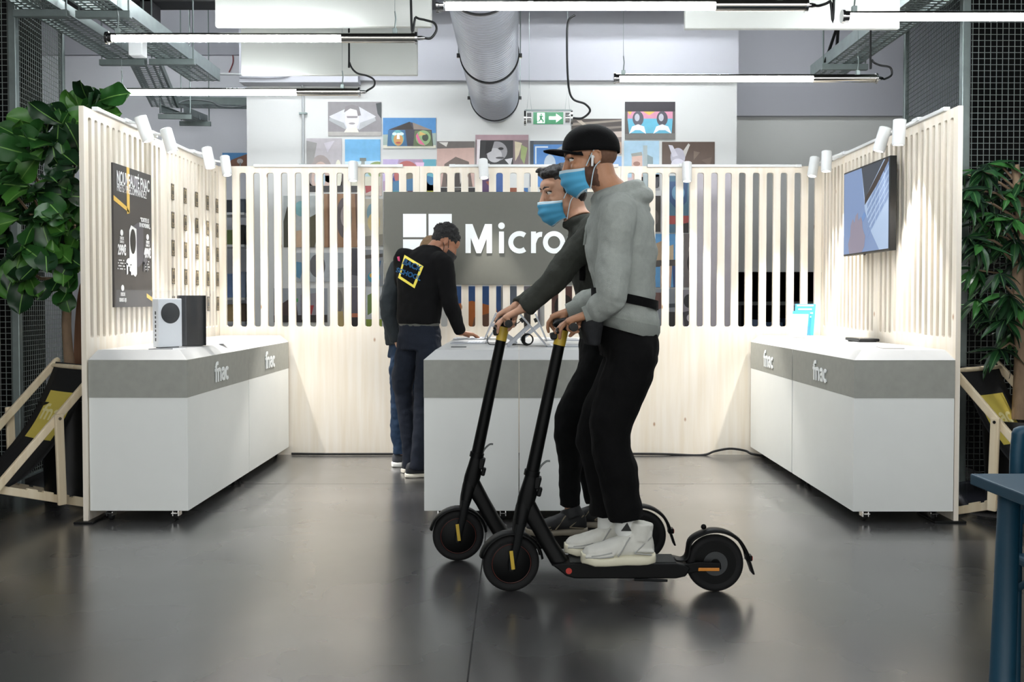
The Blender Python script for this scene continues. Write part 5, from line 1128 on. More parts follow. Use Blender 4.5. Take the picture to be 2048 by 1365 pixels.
class Head:
    def __init__(s, c, f, up=(0,0,1), k=1.0):
        s.c = V(c); s.f = V(f).normalized(); u = V(up); s.u = (u-s.f*u.dot(s.f)).normalized(); s.s = s.u.cross(s.f); s.k = k   # s: towards the left ear
    def p(s, f, sd, u): return s.c+(s.f*f+s.s*sd+s.u*u)*s.k
    def d(s, f, sd, u): return s.f*f+s.s*sd+s.u*u
    def e(s, mb, c, r, n=18, tilt=0):
        k = s.k; ax = (s.f*math.cos(tilt)+s.u*math.sin(tilt)); az = (s.u*math.cos(tilt)-s.f*math.sin(tilt))
        mb.ell(s.p(*c), (r[0]*k, r[1]*k, r[2]*k), ax, s.s, az, n)
    def grow(s, mb, neck):
        s.e(mb, (-.012,0,.032), (.098,.076,.088)); s.e(mb, (.030,0,-.020), (.062,.064,.075)); s.e(mb, (.038,0,-.062), (.050,.052,.050), tilt=-.3)
        s.e(mb, (.010,0,-.055), (.055,.060,.045)); s.e(mb, (.072,0,-.094), (.022,.024,.020)); s.e(mb, (.062,0,.045), (.036,.058,.035))
        mb.tube([s.p(.088,0,.018), s.p(.100,0,-.008), s.p(.112,0,-.032), s.p(.098,0,-.040)], [.009*s.k,.012*s.k,.0145*s.k,.012*s.k], 12)
        for q in (-1, 1):
            s.e(mb, (.100,q*.012,-.036), (.012,.010,.009), 10); s.e(mb, (.058,q*.040,-.022), (.030,.022,.022), 12); s.e(mb, (.082,q*.027,.026), (.016,.024,.009), 10)
            s.e(mb, (.0795,q*.031,.0195), (.009,.016,.0062), 12); s.e(mb, (.0785,q*.031,.0005), (.008,.015,.0055), 12)
            s.e(mb, (-.014,q*.078,-.004), (.018,.008,.031), 14, tilt=-.2); s.e(mb, (-.010,q*.080,-.020), (.012,.007,.014), 10)
            mb.tube([s.p(-.030,q*.083,-.012), s.p(-.034,q*.087,.012), s.p(-.018,q*.086,.027), s.p(.0,q*.082,.016)], .0045*s.k, 8)
        s.e(mb, (.092,0,-.058), (.012,.024,.006), 12); s.e(mb, (.090,0,-.068), (.012,.020,.007), 12)
        nk = V(neck); mb.tube([s.p(-.028,0,-.03), s.p(-.035,0,-.085), (s.p(-.035,0,-.085)+nk)/2, nk], [.058*s.k,.056*s.k,.058*s.k,.068*s.k], 20)
    def eyes(s, parent):
        for q in (-1, 1):
            e_ = MB().ell(s.p(.0735,q*.030,.010), .0130*s.k, s.f, s.s, s.u, 16).build('eye', EYEW, parent, smooth=80)
            MB().ell(s.p(.0805,q*.030,.009), (.0068*s.k,.0068*s.k,.0068*s.k), s.f, s.s, s.u, 14).build('iris', EYEB, e_, smooth=80)
            MB().tube([s.p(.070,q*.047,.012), s.p(.082,q*.040,.0185), s.p(.087,q*.030,.020), s.p(.085,q*.019,.013)], .0034*s.k, 8).build('eyelid', EYEB, e_, smooth=80)
    def brows(s, parent, m):
        for q in (-1, 1): MB().tube([s.p(.095,q*.014,.032), s.p(.093,q*.030,.038), s.p(.080,q*.048,.034)], [.0034*s.k,.0042*s.k,.002*s.k], 8).build('eyebrow', m, parent, smooth=80)
    def mask(s, parent, m=None, me=None, top=-.022, bot=-.142):
        m = m or MASKB; me = me or MASKW; a = MB(); na, nv = 24, 20; vs = []
        for i in range(nv+1):
            v = i/nv; u = top+(bot-top)*v
            rf = .100+.034*math.sin(PI*min(1, v*.95+.08))**.8-.02*v**2; hw = .072-.012*v**2
            pl = .0032*math.sin(v*PI*6) if .14 < v < .9 else 0
            for j in range(na+1):
                t = math.radians(-84+168*j/na); c_, s_ = math.cos(t), math.sin(t)
                nose = .018*math.exp(-((j/na-.5)/.07)**2)*max(0, 1-v*3)
                uu = u-(.012*(abs(s_)**2)*(1 if v < .5 else -2.2)*(abs(v-.5)*2))
                vs.append(s.p(.012+(rf-.012+nose+pl*c_)*max(0, c_)**.62, (hw+pl*.5)*abs(s_)**.9*(1 if s_ >= 0 else -1), uu))
        k = na+1
        for i in range(nv): 
            for j in range(na): a.f.append([i*k+j, i*k+j+1, (i+1)*k+j+1, (i+1)*k+j]); a.m.append(1 if i < 2 or i == nv-1 else 0)
        a.v = vs; g = a.build('face_mask', [m, me], parent, smooth=70)
        q = g.modifiers.new('s', 'SOLIDIFY'); q.thickness = .0015
        for sd in (-1, 1):
            MB().tube(bezier([s.p(.030,sd*.073,top-.006), s.p(.0,sd*.082,.014), s.p(-.016,sd*.088,.030)], 5), .0022, 8).build('ear_loop', me, g, smooth=80)
            MB().tube(bezier([s.p(.030,sd*.066,bot+.022), s.p(.002,sd*.078,-.045), s.p(-.026,sd*.086,-.022)], 5), .0022, 8).build('ear_loop', me, g, smooth=80)
        return g

def hand(mb, W, d, n, lat, curls, thumb=(.5,.75,-.35), k=1.0, spread=.0):
    """W wrist; d towards the fingers; n out of the back of the hand; lat towards the thumb"""
    W, d, n = V(W), V(d).normalized(), V(n); n = (n-d*n.dot(d)).normalized(); lat = V(lat); lat = (lat-d*lat.dot(d)-n*lat.dot(n)).normalized()
    mb.loft([(W-d*.02*k, lat*.026*k, n*.021*k), (W+d*.012*k, lat*.030*k, n*.018*k), (W+d*.045*k, lat*.040*k, n*.0165*k), (W+d*.075*k, lat*.042*k, n*.0145*k), (W+d*.092*k, lat*.038*k, n*.010*k)], 18, p=2.6)
    rt = W+d*.084*k; offs = (.031, .0105, -.0105, -.030); lens = (.068, .078, .072, .056)
    for i in range(4):
        base = rt+lat*offs[i]*k-d*(.0, 0, .004, .012)[i]*k; dd = (d+lat*spread*(1.5-i)*.4).normalized(); pts = [base-d*.012*k, base]; ang = 0
        for j, fr in enumerate((.45, .31, .24)):
            ang += curls[i][j]; a_ = math.radians(ang); q = dd*math.cos(a_)-n*math.sin(a_); pts.append(pts[-1]+q*lens[i]*fr*k*1.02)
        rr = [.0098*k, .0098*k, .0092*k, .0085*k, .0072*k]
        mb.tube(pts, rr, 10)
        for p_, r_ in zip(pts[1:], rr[1:]): mb.ell(p_, r_*1.04, n=10)
    td = (d*thumb[0]+lat*thumb[1]+n*thumb[2]).normalized(); t0 = W+d*.028*k+lat*.026*k-n*.004*k; t1 = t0+td*.040*k; t2 = t1+(td+d*.5).normalized()*.030*k; t3 = t2+(td*.5+d*.8-n*.2).normalized()*.022*k
    mb.tube([W+d*.015*k+lat*.012*k, t0, t1, t2, t3], [.016*k,.0145*k,.0115*k,.0105*k,.008*k], 10)
    for p_, r_ in ((t0,.0145), (t1,.0115), (t2,.0105), (t3,.0082)): mb.ell(p_, r_*k, n=10)

def limb(mb, pts, radii, n=18, seg=6):
    """pts: joints; radii at the joints"""
    c = bezier(pts, seg); R_ = []
    for i in range(len(pts)-1):
        for k in range(seg): R_.append(radii[i]+(radii[i+1]-radii[i])*k/seg)
    R_.append(radii[-1]); mb.tube(c, R_, n)
    return c

def shoe(parent, heel, fwd, L_, mats, sole_t=.035, W_=.100, H_=.10, laces=True, ankle=None, ar=.045, tilt=0, collar=.10, chunky=False):
    """heel: ground point below the back of the heel"""
    heel = V(heel); f = V(fwd).normalized(); sd = V((0,0,1)).cross(f).normalized(); up = f.cross(sd)
    ss = [0,.04,.12,.25,.4,.55,.7,.84,.94,1.0]; ww = [.42,.66,.78,.78,.80,.92,1.0,.92,.66,.30]; hh = [.55,.95,1.08,1.05,.90,.70,.52,.42,.34,.18]
    m_up, m_sole, m_lace = mats
    a = MB(); a.loft([(heel+f*L_*s+up*(sole_t*.8+H_*h/2), sd*W_*w/2, up*(H_*h/2+.004)) for s, w, h in zip(ss, ww, hh)], 20, p=2.5)
    if ankle is not None: a.tube([heel+f*L_*.22+up*(sole_t+H_*.6), V(ankle)], [ar*1.05, ar], 18)
    else: a.tube([heel+f*L_*.20+up*(sole_t+H_*.6), heel+f*L_*.17+up*(sole_t+H_+collar*.3)], [ar*1.05, ar], 18)
    if chunky:
        for q in (-1, 1):
            for (s0, h0, s1, h1, rr) in ((.05,.95,.30,.30,.010),(.30,.30,.02,.25,.010),(.34,.95,.52,.20,.009),(.46,.78,.62,.16,.009),(.56,.62,.74,.16,.009),(.62,.18,.98,.12,.011),(.04,1.0,.22,.98,.012)):
                pp_ = []
                for k in range(7):
                    s_ = s0+(s1-s0)*k/6; h_ = h0+(h1-h0)*k/6; w_ = W_*.5*(.80+.2*min(1, max(0, (s_-.3)/.35)))*(1 if s_ < .8 else 1-(s_-.8)*2.2); zz = H_*h_*(1.0 if s_ < .4 else max(.45, 1-(s_-.4)*1.0))
                    pp_.append(heel+f*L_*s_+sd*q*w_*(1-.28*h_)+up*(sole_t*.8+zz))
                a.tube(pp_, rr*.72, 8)
        a.tube([heel+f*L_*.30+up*(sole_t+H_*.9), heel+f*L_*.40+up*(sole_t+H_*1.25)], [.03,.022], 12)
    u_ = remeshed(a, 'shoe', m_up, parent, .0045, 2 if chunky else 3, disp=.003, dscale=.03)
    if chunky or tilt:
        o_ = MB()
        for q in (-1, 1):
            for (s0, h0, s1, h1) in ((.06,.85,.30,.20),(.30,.20,.06,.12),(.36,.86,.54,.12),(.60,.14,.97,.10),(.62,.34,.90,.22)):
                pp_ = []
                for k in range(9):
                    s_ = s0+(s1-s0)*k/8; h_ = h0+(h1-h0)*k/8; w_ = W_*.5*(.80+.2*min(1, max(0, (s_-.3)/.35)))*(1 if s_ < .8 else 1-(s_-.8)*2.2); zz = H_*h_*(1.0 if s_ < .4 else max(.45, 1-(s_-.4)*1.0))
                    pp_.append(heel+f*L_*s_+sd*q*(w_*(1-.28*h_)+(.005 if chunky else .001))+up*(sole_t*.8+zz))
                o_.tube(pp_, .0032, 6)
        o_.build('stitching', mat('shoe_seam_grey', 'a8a9a4', .8) if chunky else mat('shoe_seam_tan', '7a705c', .8), u_, smooth=70)
    b_ = MB(); b_.loft([(heel+f*(L_*(s*1.04-.02))+up*(sole_t*(.5+(.18 if s > .85 else 0)+(.1 if s < .1 else 0))), sd*W_*w*.56, up*sole_t*(.52+(.06 if .2 < s < .4 else 0))) for s, w in zip(ss, ww)], 22, p=4)
    b_.build('sole', m_sole, u_, smooth=50, bevel=.003)
    if laces:
        l_ = MB()
        for k in range(4):
            t = .36+.075*k; h = H_*(1.0-.19*k)*.94; c = heel+f*L_*t+up*(sole_t*.8+h+.006)
            l_.tube([c-sd*.022+f*.006-up*.006, c+up*.002, c+sd*.022+f*.006-up*.006], .0035, 8)
        l_.build('laces', m_lace, u_, smooth=60)
    return u_

def fabric(name, c, var=.1, scale=30, rough=.9, bump=.25): return mat(name, c, rough, var=var, scale=scale, bump=bump, bscale=260, spec=.2)
HOOD = fabric('grey_melange', 'a2a7a1', .12, 60); BLKC = fabric('black_cloth', '060607', .2, 30); OLIVE = fabric('olive_grey_wool', '3c3e39', .15, 50)
BLKJ = fabric('black_denim', '060708', .2, 40); NAVY = fabric('navy_cotton', '171c26', .15, 30); JEAN = fabric('blue_denim', '23344a', .35, 12); SLATE = fabric('slate_wool', '2f3437', .15, 40); BLKW = fabric('black_wool', '040405', .2, 40)

# ------------------------------------------------------------------ rider in the light grey hoodie
hd = Head(P(1180,320,ND), (-1,-.05,-.20), (.02,0,1), 1.07)
root = empty('person', (P(1250,1100,ND).x, ND, .145), 'person in light grey hoodie, black cap and blue mask riding the nearer scooter', 'person', 'people')
gl = [S1(.224, -s_, 1.150) for s_ in (.175, .16)]; grL = S1(.224,-.172,1.150); grR = S1(.224,.172,1.150)
dL = V((-.93,.03,-.30)).normalized(); nL = V((-.30,0,.95))
wL = grL-dL*.078+nL.normalized()*.026; wR = grR-dL*.078+nL.normalized()*.026
shL = P(1236,428,3.985); shR = P(1228,428,4.335); elL = P(1222,592,3.93); elR = P(1215,590,4.40)
hipL = P(1262,690,4.085); hipR = P(1258,690,4.25); knL = P(1220,868,4.07); knR = P(1190,858,4.27); anL = P(1250,1052,4.09); anR = P(1214,1044,4.24)
pel = P(1258,668,ND); nk = P(1222,385,ND)
sdv = V((0,1,0))
mb = MB(); hd.grow(mb, nk)
grip_c = ((38,30,18),(62,48,28),(74,62,36),(80,66,38))
point_c = ((16,16,10),(28,28,16),(70,62,36),(80,66,38))
hand(mb, wL, dL, nL, (0,1,0), point_c, thumb=(.55,.35,-.75), k=1.03); hand(mb, wR, dL, nL, (0,-1,0), grip_c, thumb=(.55,.35,-.75), k=1.03)
mb.loft([(pel+V((0,0,-.06)), sdv*.14, V((.10,0,0))), (pel+V((0,0,.05)), sdv*.14, V((.10,0,0))), (P(1250,580,ND), sdv*.13, V((.10,0,0))), (P(1242,500,ND), sdv*.15, V((.11,0,0))), (P(1236,425,ND), sdv*.16, V((.09,0,0))), (P(1228,395,ND), sdv*.09, V((.06,0,0)))], 20)
for sh, el, wr in ((shL, elL, wL), (shR, elR, wR)): limb(mb, [P(1236,440,ND), sh, el, wr], [.05,.045,.034,.025])
for hp, kn, an in ((hipL, knL, anL), (hipR, knR, anR)): limb(mb, [pel, hp, kn, an, an-V((0,0,.06))], [.07,.07,.045,.032,.032])
def stub(p):
    q_ = p-hd.c; f_, s_, u_ = q_.dot(hd.f)/hd.k, q_.dot(hd.s)/hd.k, q_.dot(hd.u)/hd.k
    return 1 if (-.012 < f_ and -.118 < u_ < -.030-.10*max(0, f_-.03) and u_ > -.10-.5*max(0, .02-f_) and abs(s_) < .085) or (-.012 < f_ < .012 and -.04 < u_ < .01 and abs(s_) < .074) else 0
body = remeshed(mb, 'body', [SK1, mat('stubble', '5e4132', .8, var=.3, scale=80)], root, .0042, 3, matfn=stub)
hd.eyes(root); hd.brows(root, HAIRD); hd.mask(root)
# shaved nape
a = MB(); hd.e(a, (-.036,0,.012), (.078,.0775,.060)); remeshed(a, 'shaved_hair', mat('shaved_hair', '6b4d3b', .8, var=.25, scale=90), root, .006, 3)
# cap
hc = Head(hd.c, (-1,-.05,-.02), (.02,0,1), 1.07)
a = MB(); n, m_ = 32, 12; vs = []
for i in range(m_+1):
    ph = math.radians(96)*i/m_
    for j in range(n):
        t = 2*PI*j/n; flat = 1.0
        z_ = .034+.100*math.cos(ph)**.85 if math.cos(ph) > 0 else .034+.100*math.cos(ph)
        vs.append(hc.p(-.005+.1125*math.sin(ph)*math.cos(t), .087*math.sin(ph)*math.sin(t), z_+.003))
a.add(vs, [(i*n+j, i*n+(j+1) % n, (i+1)*n+(j+1) % n, (i+1)*n+j) for i in range(m_) for j in range(n)])
cp = a.build('cap', BLKC, root, smooth=80); q = cp.modifiers.new('s', 'SOLIDIFY'); q.thickness = .004; q.offset = 1
a = MB(); vs = []; ni, nj = 8, 20
for i in range(ni+1):
    for j in range(nj+1):
        t = math.radians(-66+132*j/nj); e_ = i/ni; c_ = math.cos(t)
        vs.append(hc.p(-.010+(.106+.088*e_*max(0, math.cos(t*1.28))**.6)*c_+.002, (.086-.006*e_)*math.sin(t), .030+.006*e_-.030*math.sin(t)**2+.010*math.sin(PI*e_*.9)))
a.add(vs, [(i*(nj+1)+j, (i+1)*(nj+1)+j, (i+1)*(nj+1)+j+1, i*(nj+1)+j+1) for i in range(ni) for j in range(nj)])
g = a.build('peak', BLKC, cp, smooth=80); q = g.modifiers.new('s', 'SOLIDIFY'); q.thickness = .006
MB().ell(hc.p(-.01,0,.136), (.008,.008,.004)).build('button', BLKC, cp, smooth=80)
MB().obox(hc.p(.090,.018,.068), (.004,.03,.010), hc.d(1,.3,.5), hc.s, hc.u).obox(hc.p(.088,.026,.080), (.004,.012,.008), hc.d(1,.3,.5), hc.s, hc.u).build('cap_badge', LETTER, cp)
for q in (1, -1):
    MB().tube([hd.p(.002,q*.086,-.002), hd.p(.0,q*.091,.0)], .0075, 12).tube([hd.p(.001,q*.091,.002), hd.p(.010,q*.090,-.036)], [.0062,.0048], 12).build('earphone', WHITEP, root, smooth=60)
# hoodie
def hoodie_top():
    a = MB()
    a.loft([(P(1254,650,ND)+V((0,0,0)), sdv*.172, V((.130,0,-.032))), (P(1253,632,ND), sdv*.180, V((.136,0,-.026))), (P(1250,598,ND), sdv*.172, V((.124,0,-.010))), (P(1246,560,ND), sdv*.182, V((.135,0,0))), (P(1242,500,ND), sdv*.195, V((.150,0,0))), (P(1238,450,ND), sdv*.205, V((.142,0,.01))), (P(1236,420,ND), sdv*.190, V((.118,0,.01))), (P(1232,398,ND), sdv*.135, V((.098,0,.008))), (P(1226,378,ND), sdv*.075, V((.070,0,.005)))], 32, p=2.2)
    return a
a = hoodie_top()
for sh, el, wr in ((shL, elL, wL), (shR, elR, wR)):
    inn = P(1238,438,ND).lerp(sh, .5); cuff = wr-dL*.030
    limb(a, [inn, sh, sh.lerp(el, .5), el, el.lerp(cuff, .55), cuff], [.085,.078,.071,.066,.056,.044])
    for t, rr in ((.62,.061),(.8,.056)): a.ell(el.lerp(cuff, t), rr, n=14)
# hood folded round the neck
def hood_ring(cz, rad, th, lean, px, py, wy):
    pts = [P(px, py, ND)+V((-rad*math.cos(t), wy*math.sin(t), cz-lean*math.cos(t)*rad)) for t in [2*PI*i/20 for i in range(20)]]
    a.tube(pts, th, 12, closed=True)
hood_ring(.0, .085, .030, .35, 1234, 388, .092); hood_ring(-.022, .105, .034, .30, 1242, 396, .112)
a.ell(P(1268,402,ND), (.065,.100,.036), (1,0,-.45), (0,1,0), (.45,0,1))
for (px_, py_, wy_, th_) in ((1276,400,.095,.022), (1288,420,.080,.024)):
    a.tube([P(px_-34*(1-math.sin(t)), py_-6*(1-math.sin(t)), ND)+V((0, wy_*math.cos(t), 0)) for t in [PI*i/12 for i in range(13)]], th_, 12)
hoodie = remeshed(a, 'hoodie', HOOD, root, .0065, 3, disp=.020, dscale=.10, disp2=.006, dscale2=.035)
a = MB()
for wr, el in ((wL, elL), (wR, elR)):
    cuff = wr-dL*.030; dd = (wr-el).normalized(); a2 = MB().tube([cuff-dL*.012, cuff+dL*.025, cuff+dL*.046], [.0455,.040,.0365], 20); a2.build('cuff', fabric('grey_rib', '929791', .1), hoodie, smooth=70)
b_ = MB().loft([(P(1254,664,ND), sdv*.168, V((.126,0,-.034))), (P(1254,650,ND), sdv*.181, V((.139,0,-.033))), (P(1253.5,640,ND), sdv*.184, V((.140,0,-.028)))], 32, p=2.2).build('hem_band', fabric('grey_rib', '929791', .1), hoodie, smooth=60)
for q in (-1, 1): MB().tube(bezier([P(1190,412,ND)+V((0,q*.03,0)), P(1178,450,ND)+V((-.008,q*.03,0)), P(1174,490,ND)+V((-.012,q*.028,0))], 5), .0035, 8).build('drawstring', fabric('grey_rib', '929791', .1), hoodie, smooth=60)
# belt bag
a = MB().loft([(P(1249,607,ND)+V((0,0,0)), sdv*.187, V((.142,0,-.030))), (P(1249,589,ND), sdv*.189, V((.142,0,-.030)))], 32, p=2.2)
bg = a.build('belt_bag', BLKC, root, smooth=60)
a = MB().loft([(P(1184,690,ND-.10), V((.030,0,0)), V((0,.10,0))), (P(1182,650,ND-.10), V((.048,0,0)), V((0,.115,0))), (P(1186,612,ND-.08), V((.034,0,0)), V((0,.10,0)))], 20, p=3)
a.bar(P(1196,640,4.02), P(1262,592,4.0), .03, .012)
remeshed(a, 'pouch', fabric('grey_nylon', '2a2b2d', .2), bg, .007, 3, disp=.008, dscale=.05)
# trousers
a = MB(); a.loft([(P(1256,690,ND)-V((0,0,.05)), sdv*.165, V((.125,0,0))), (P(1256,680,ND), sdv*.168, V((.130,0,0))), (P(1255,640,ND), sdv*.150, V((.118,0,0)))], 28, p=2.3)
limb(a, [pel+V((0,-.04,-.01)), P(1265,715,4.08), P(1240,790,4.07), knL, P(1238,960,4.08), anL+V((0.005,0,.03))], [.10,.112,.102,.088,.083,.076])
limb(a, [pel+V((0,.05,-.01)), P(1256,715,4.26), P(1226,790,4.27), knR, P(1206,950,4.25), anR+V((0,0,.03))], [.10,.108,.096,.082,.076,.070])
remeshed(a, 'trousers', BLKC, root, .0075, 3, disp=.022, dscale=.10)
for an, hx, hy, DD, tx, ty in ((anL, 1306, 1128, 4.085, 1166, 1136), (anR, 1268, 1108, 4.235, 1130, 1110)):
    zz = .146; hp_ = V((P(hx,1128,DD).x, DD, zz)); fw = V((-1,-.09 if an is anL else -.04,-.0))
    SOCK = mat('white_sock', 'dfe0dc', .85); so = MB().tube([hp_+V((-.055,0,.07)), an+V((0,0,-.01)), an+V((.002,0,.07))], [.046,.046,.044], 18).build('sock', SOCK, root, smooth=70)
    if an is anL: MB().prism([an+V((dx_, -.0478, dz_)) for dx_, dz_ in ((-.022,-.012),(.022,-.012),(.004,.024))], (0,.002,0)).build('sock_mark', BLK, so)
    shoe(root, hp_, fw, .30, (mat('shoe_white_upper','d5d4cb',.7,var=.08,scale=20), mat('shoe_cream_sole','e4dfc6',.6), mat('shoe_lace','e4e2da',.8)), sole_t=.042, W_=.124, H_=.100, ar=.052, chunky=True)

# ------------------------------------------------------------------ far rider, dark hair
hd = Head(P(1126,386,FD2), (-.93,-.30,-.20), (.0,.0,1), 1.05)
root = empty('person', (P(1160,1060,FD2).x, FD2, .145), 'dark haired person in olive grey jacket and blue mask riding the farther scooter', 'person', 'people')
grL = S2(.224,-.172,1.150); grR = S2(.224,.172,1.150)
dF = V((-.86,-.06,-.42)).normalized(); nF = V((-.42,0,.86)).normalized(); wL = grL-dF*.082+nF*.030; wR = grR-dF*.082+nF*.030
shL = P(1188,462,4.49); shR = P(1180,462,4.83); elL = P(1108,560,4.46); elR = P(1104,565,4.93)
pel = P(1206,690,FD2); nk = P(1155,440,FD2)
knL = P(1136,852,4.58); knR = P(1160,850,4.76); anL = P(1140,1012,4.60); anR = P(1190,1005,4.74)
mb = MB(); hd.grow(mb, nk)
ext_c = ((10,12,8),(24,22,14),(66,60,34),(78,64,38))
hand(mb, wL, dF, nF, (0,1,0), ext_c, thumb=(.55,.35,-.75)); hand(mb, wR, dF, nF, (0,-1,0), grip_c, thumb=(.55,.35,-.75))
mb.loft([(pel+V((0,0,-.05)), sdv*.13, V((.09,0,0))), (P(1203,620,FD2), sdv*.12, V((.09,0,0))), (P(1190,520,FD2), sdv*.14, V((.10,0,0))), (P(1178,465,FD2), sdv*.15, V((.08,0,0))), (P(1165,446,FD2), sdv*.08, V((.06,0,0)))], 20)
for sh, el, wr in ((shL, elL, wL), (shR, elR, wR)): limb(mb, [P(1184,480,FD2), sh, el, wr], [.045,.040,.028,.024])
for hp, kn, an in ((P(1208,700,4.59), knL, anL), (P(1208,700,4.74), knR, anR)): limb(mb, [pel, hp, kn, an, an-V((0,0,.06))], [.065,.062,.030,.026,.030])
remeshed(mb, 'body', SK2, root, .0048, 3)
hd.eyes(root); hd.brows(root, HAIRD); hd.mask(root)
a = MB(); hd.e(a, (-.026,0,.050), (.096,.0815,.086)); hd.e(a, (.018,0,.094), (.072,.066,.038)); hd.e(a, (-.058,0,.0), (.052,.070,.070)); hd.e(a, (.056,.0,.100), (.034,.050,.022))
for k in range(26): hd.e(a, (rnd.uniform(-.07,.075), rnd.uniform(-.05,.05), .112+rnd.uniform(-.012,.012)), (.022,.012,.012), 8)
for q in (-1, 1): hd.e(a, (.012,q*.072,.020), (.012,.008,.032), 10)
remeshed(a, 'hair', HAIRD, root, .0045, 1, disp=.014, dscale=.025)
a = MB(); a.loft([(P(1208,690,FD2), sdv*.155, V((.112,0,-.02))), (P(1206,660,FD2), sdv*.16, V((.118,0,-.01))), (P(1202,600,FD2), sdv*.155, V((.115,0,0))), (P(1192,530,FD2), sdv*.175, V((.130,0,0))), (P(1184,485,FD2), sdv*.185, V((.118,0,0))), (P(1177,462,FD2), sdv*.155, V((.095,0,0))), (P(1166,445,FD2), sdv*.085, V((.072,0,0)))], 28, p=2.2)
for sh, el, wr in ((shL, elL, wL), (shR, elR, wR)):
    cuff = wr-dF*.022; limb(a, [P(1182,475,FD2).lerp(sh, .5), sh, sh.lerp(el, .5), el, el.lerp(cuff, .5), cuff], [.08,.072,.066,.060,.050,.040])
a.tube([P(1160,446,FD2)+V((-.062*math.cos(t), .080*math.sin(t), .01-.02*math.cos(t))) for t in [2*PI*i/18 for i in range(18)]], .022, 12, closed=True)
jk = remeshed(a, 'jacket', OLIVE, root, .0065, 3, disp=.022, dscale=.09, disp2=.006, dscale2=.03)
a = MB(); a.loft([(pel+V((0,0,-.09)), sdv*.15, V((.115,0,0))), (pel+V((0,0,0)), sdv*.15, V((.115,0,0))), (pel+V((0,0,.07)), sdv*.135, V((.10,0,0)))], 26, p=2.3)
limb(a, [pel+V((0,-.04,-.02)), P(1200,735,4.58), P(1160,800,4.57), knL, P(1140,930,4.59), anL], [.095,.098,.084,.066,.056,.048])
limb(a, [pel+V((0,.04,-.02)), P(1204,735,4.75), P(1180,800,4.76), knR, P(1176,930,4.75), anR], [.095,.096,.082,.066,.056,.048])
remeshed(a, 'trousers', BLKJ, root, .007, 3, disp=.018, dscale=.08)
BSH = (mat('shoe_black_upper','18191a',.7,var=.15,scale=20), mat('shoe_tan_sole','8a8272',.6), mat('shoe_black_lace','2a2a2b',.8))
shoe(root, V((P(1172,1060,4.60).x, 4.60, .145)), (-1,-.12,0), .285, BSH, sole_t=.030, W_=.10, H_=.082, ankle=anL+V((0,0,-.01)), ar=.048, tilt=1)
shoe(root, V((P(1224,1060,4.735).x, 4.735, .145)), (-1,.06,0), .285, BSH, sole_t=.030, W_=.10, H_=.082, ankle=anR+V((0,0,-.01)), ar=.048, tilt=1)
# backpack strap with a light tag
MB().tube(bezier([P(1176,452,4.40), P(1166,500,4.47), P(1164,560,4.52)], 5), .014, 10).build('strap', BLKC, jk, smooth=60)

# ------------------------------------------------------------------ employee in the black sweater
ED = 6.95; fw = V((.50,.866,0)); sd = V((.866,-.50,0))       # sd: his right side
hd = Head(P(889,487,7.0), (.78,.25,-.62), (.15,.1,1), 1.0)
root = empty('person', (P(832,957,6.9).x, 6.9, 0), 'person in black sweater with a printed back leaning on the island', 'person', 'people')
nk = P(862,506,6.98); shR = P(886,528,6.86); shL = P(806,520,7.04); elR = P(902,612,6.84); wrR = P(921,666,6.98); elL = P(812,590,7.22); wrL = P(838,630,7.24)
pel = P(838,675,6.95); hpR = P(858,700,6.88); hpL = P(816,700,6.98); knR = P(846,800,6.9); knL = P(808,792,7.02); anR = P(834,930,6.86); anL = P(822,926,7.02)
mb = MB(); hd.grow(mb, nk)
flat_c = ((14,16,10),(12,16,10),(12,16,10),(14,16,10))
hd_d = V((.88,.42,-.12)).normalized(); hand(mb, wrR+hd_d*.005, hd_d, (0.05,0,1), (-.42,.88,0), flat_c, thumb=(.6,.7,-.2), spread=.25)
hand(mb, wrL, (.6,.4,-.6), (0,.3,.9), (.7,-.7,0), grip_c)
mb.loft([(pel, sd*.12, fw*.08), (P(840,620,6.96), sd*.12, fw*.09), (P(844,560,6.97), sd*.14, fw*.10), (P(848,520,6.98), sd*.15, fw*.08), (P(858,508,6.98), sd*.07, fw*.06)], 20)
for sh, el, wr in ((shR, elR, wrR), (shL, elL, wrL)): limb(mb, [P(848,530,6.97), sh, el, wr], [.045,.040,.030,.024])
for hp, kn, an in ((hpR, knR, anR), (hpL, knL, anL)): limb(mb, [pel, hp, kn, an, an-V((0,0,.02))], [.06,.06,.036,.024,.022])
remeshed(mb, 'body', SK3, root, .005, 3)
hd.mask(root, mat('mask_black', '121214', .8), mat('mask_black', '121214', .8))
a = MB(); hd.e(a, (-.020,0,.052), (.100,.083,.088)); hd.e(a, (-.056,0,.012), (.052,.066,.058))
for k in range(150):
    t, ph = rnd.uniform(0, 2*PI), rnd.uniform(0, 1.75); hd.e(a, (-.022+.098*math.sin(ph)*math.cos(t), .082*math.sin(ph)*math.sin(t), .054+.086*math.cos(ph)), (.012,.012,.012), 6)
remeshed(a, 'hair', HAIRK, root, .0045, 0, disp=.010, dscale=.014)
a = MB(); a.loft([(P(838,648,6.95), sd*.158, fw*.118), (P(838,636,6.95), sd*.166, fw*.124), (P(841,600,6.96), sd*.172, fw*.130), (P(845,560,6.97), sd*.196, fw*.140), (P(846,530,6.975), sd*.205, fw*.128), (P(849,510,6.98), sd*.175, fw*.100), (P(856,498,6.985), sd*.105, fw*.075), (P(864,490,6.99), sd*.070, fw*.062)], 30, p=2.3)
cf = wrR-(wrR-elR).normalized()*.012
limb(a, [P(866,530,6.92), shR, shR.lerp(elR, .5), elR, elR.lerp(cf, .5), cf], [.09,.076,.066,.060,.050,.042]); limb(a, [P(830,530,7.0), shL, elL, wrL], [.09,.074,.058,.042])
sw_ = remeshed(a, 'sweater', BLKW, root, .008, 3, disp=.016, dscale=.09)
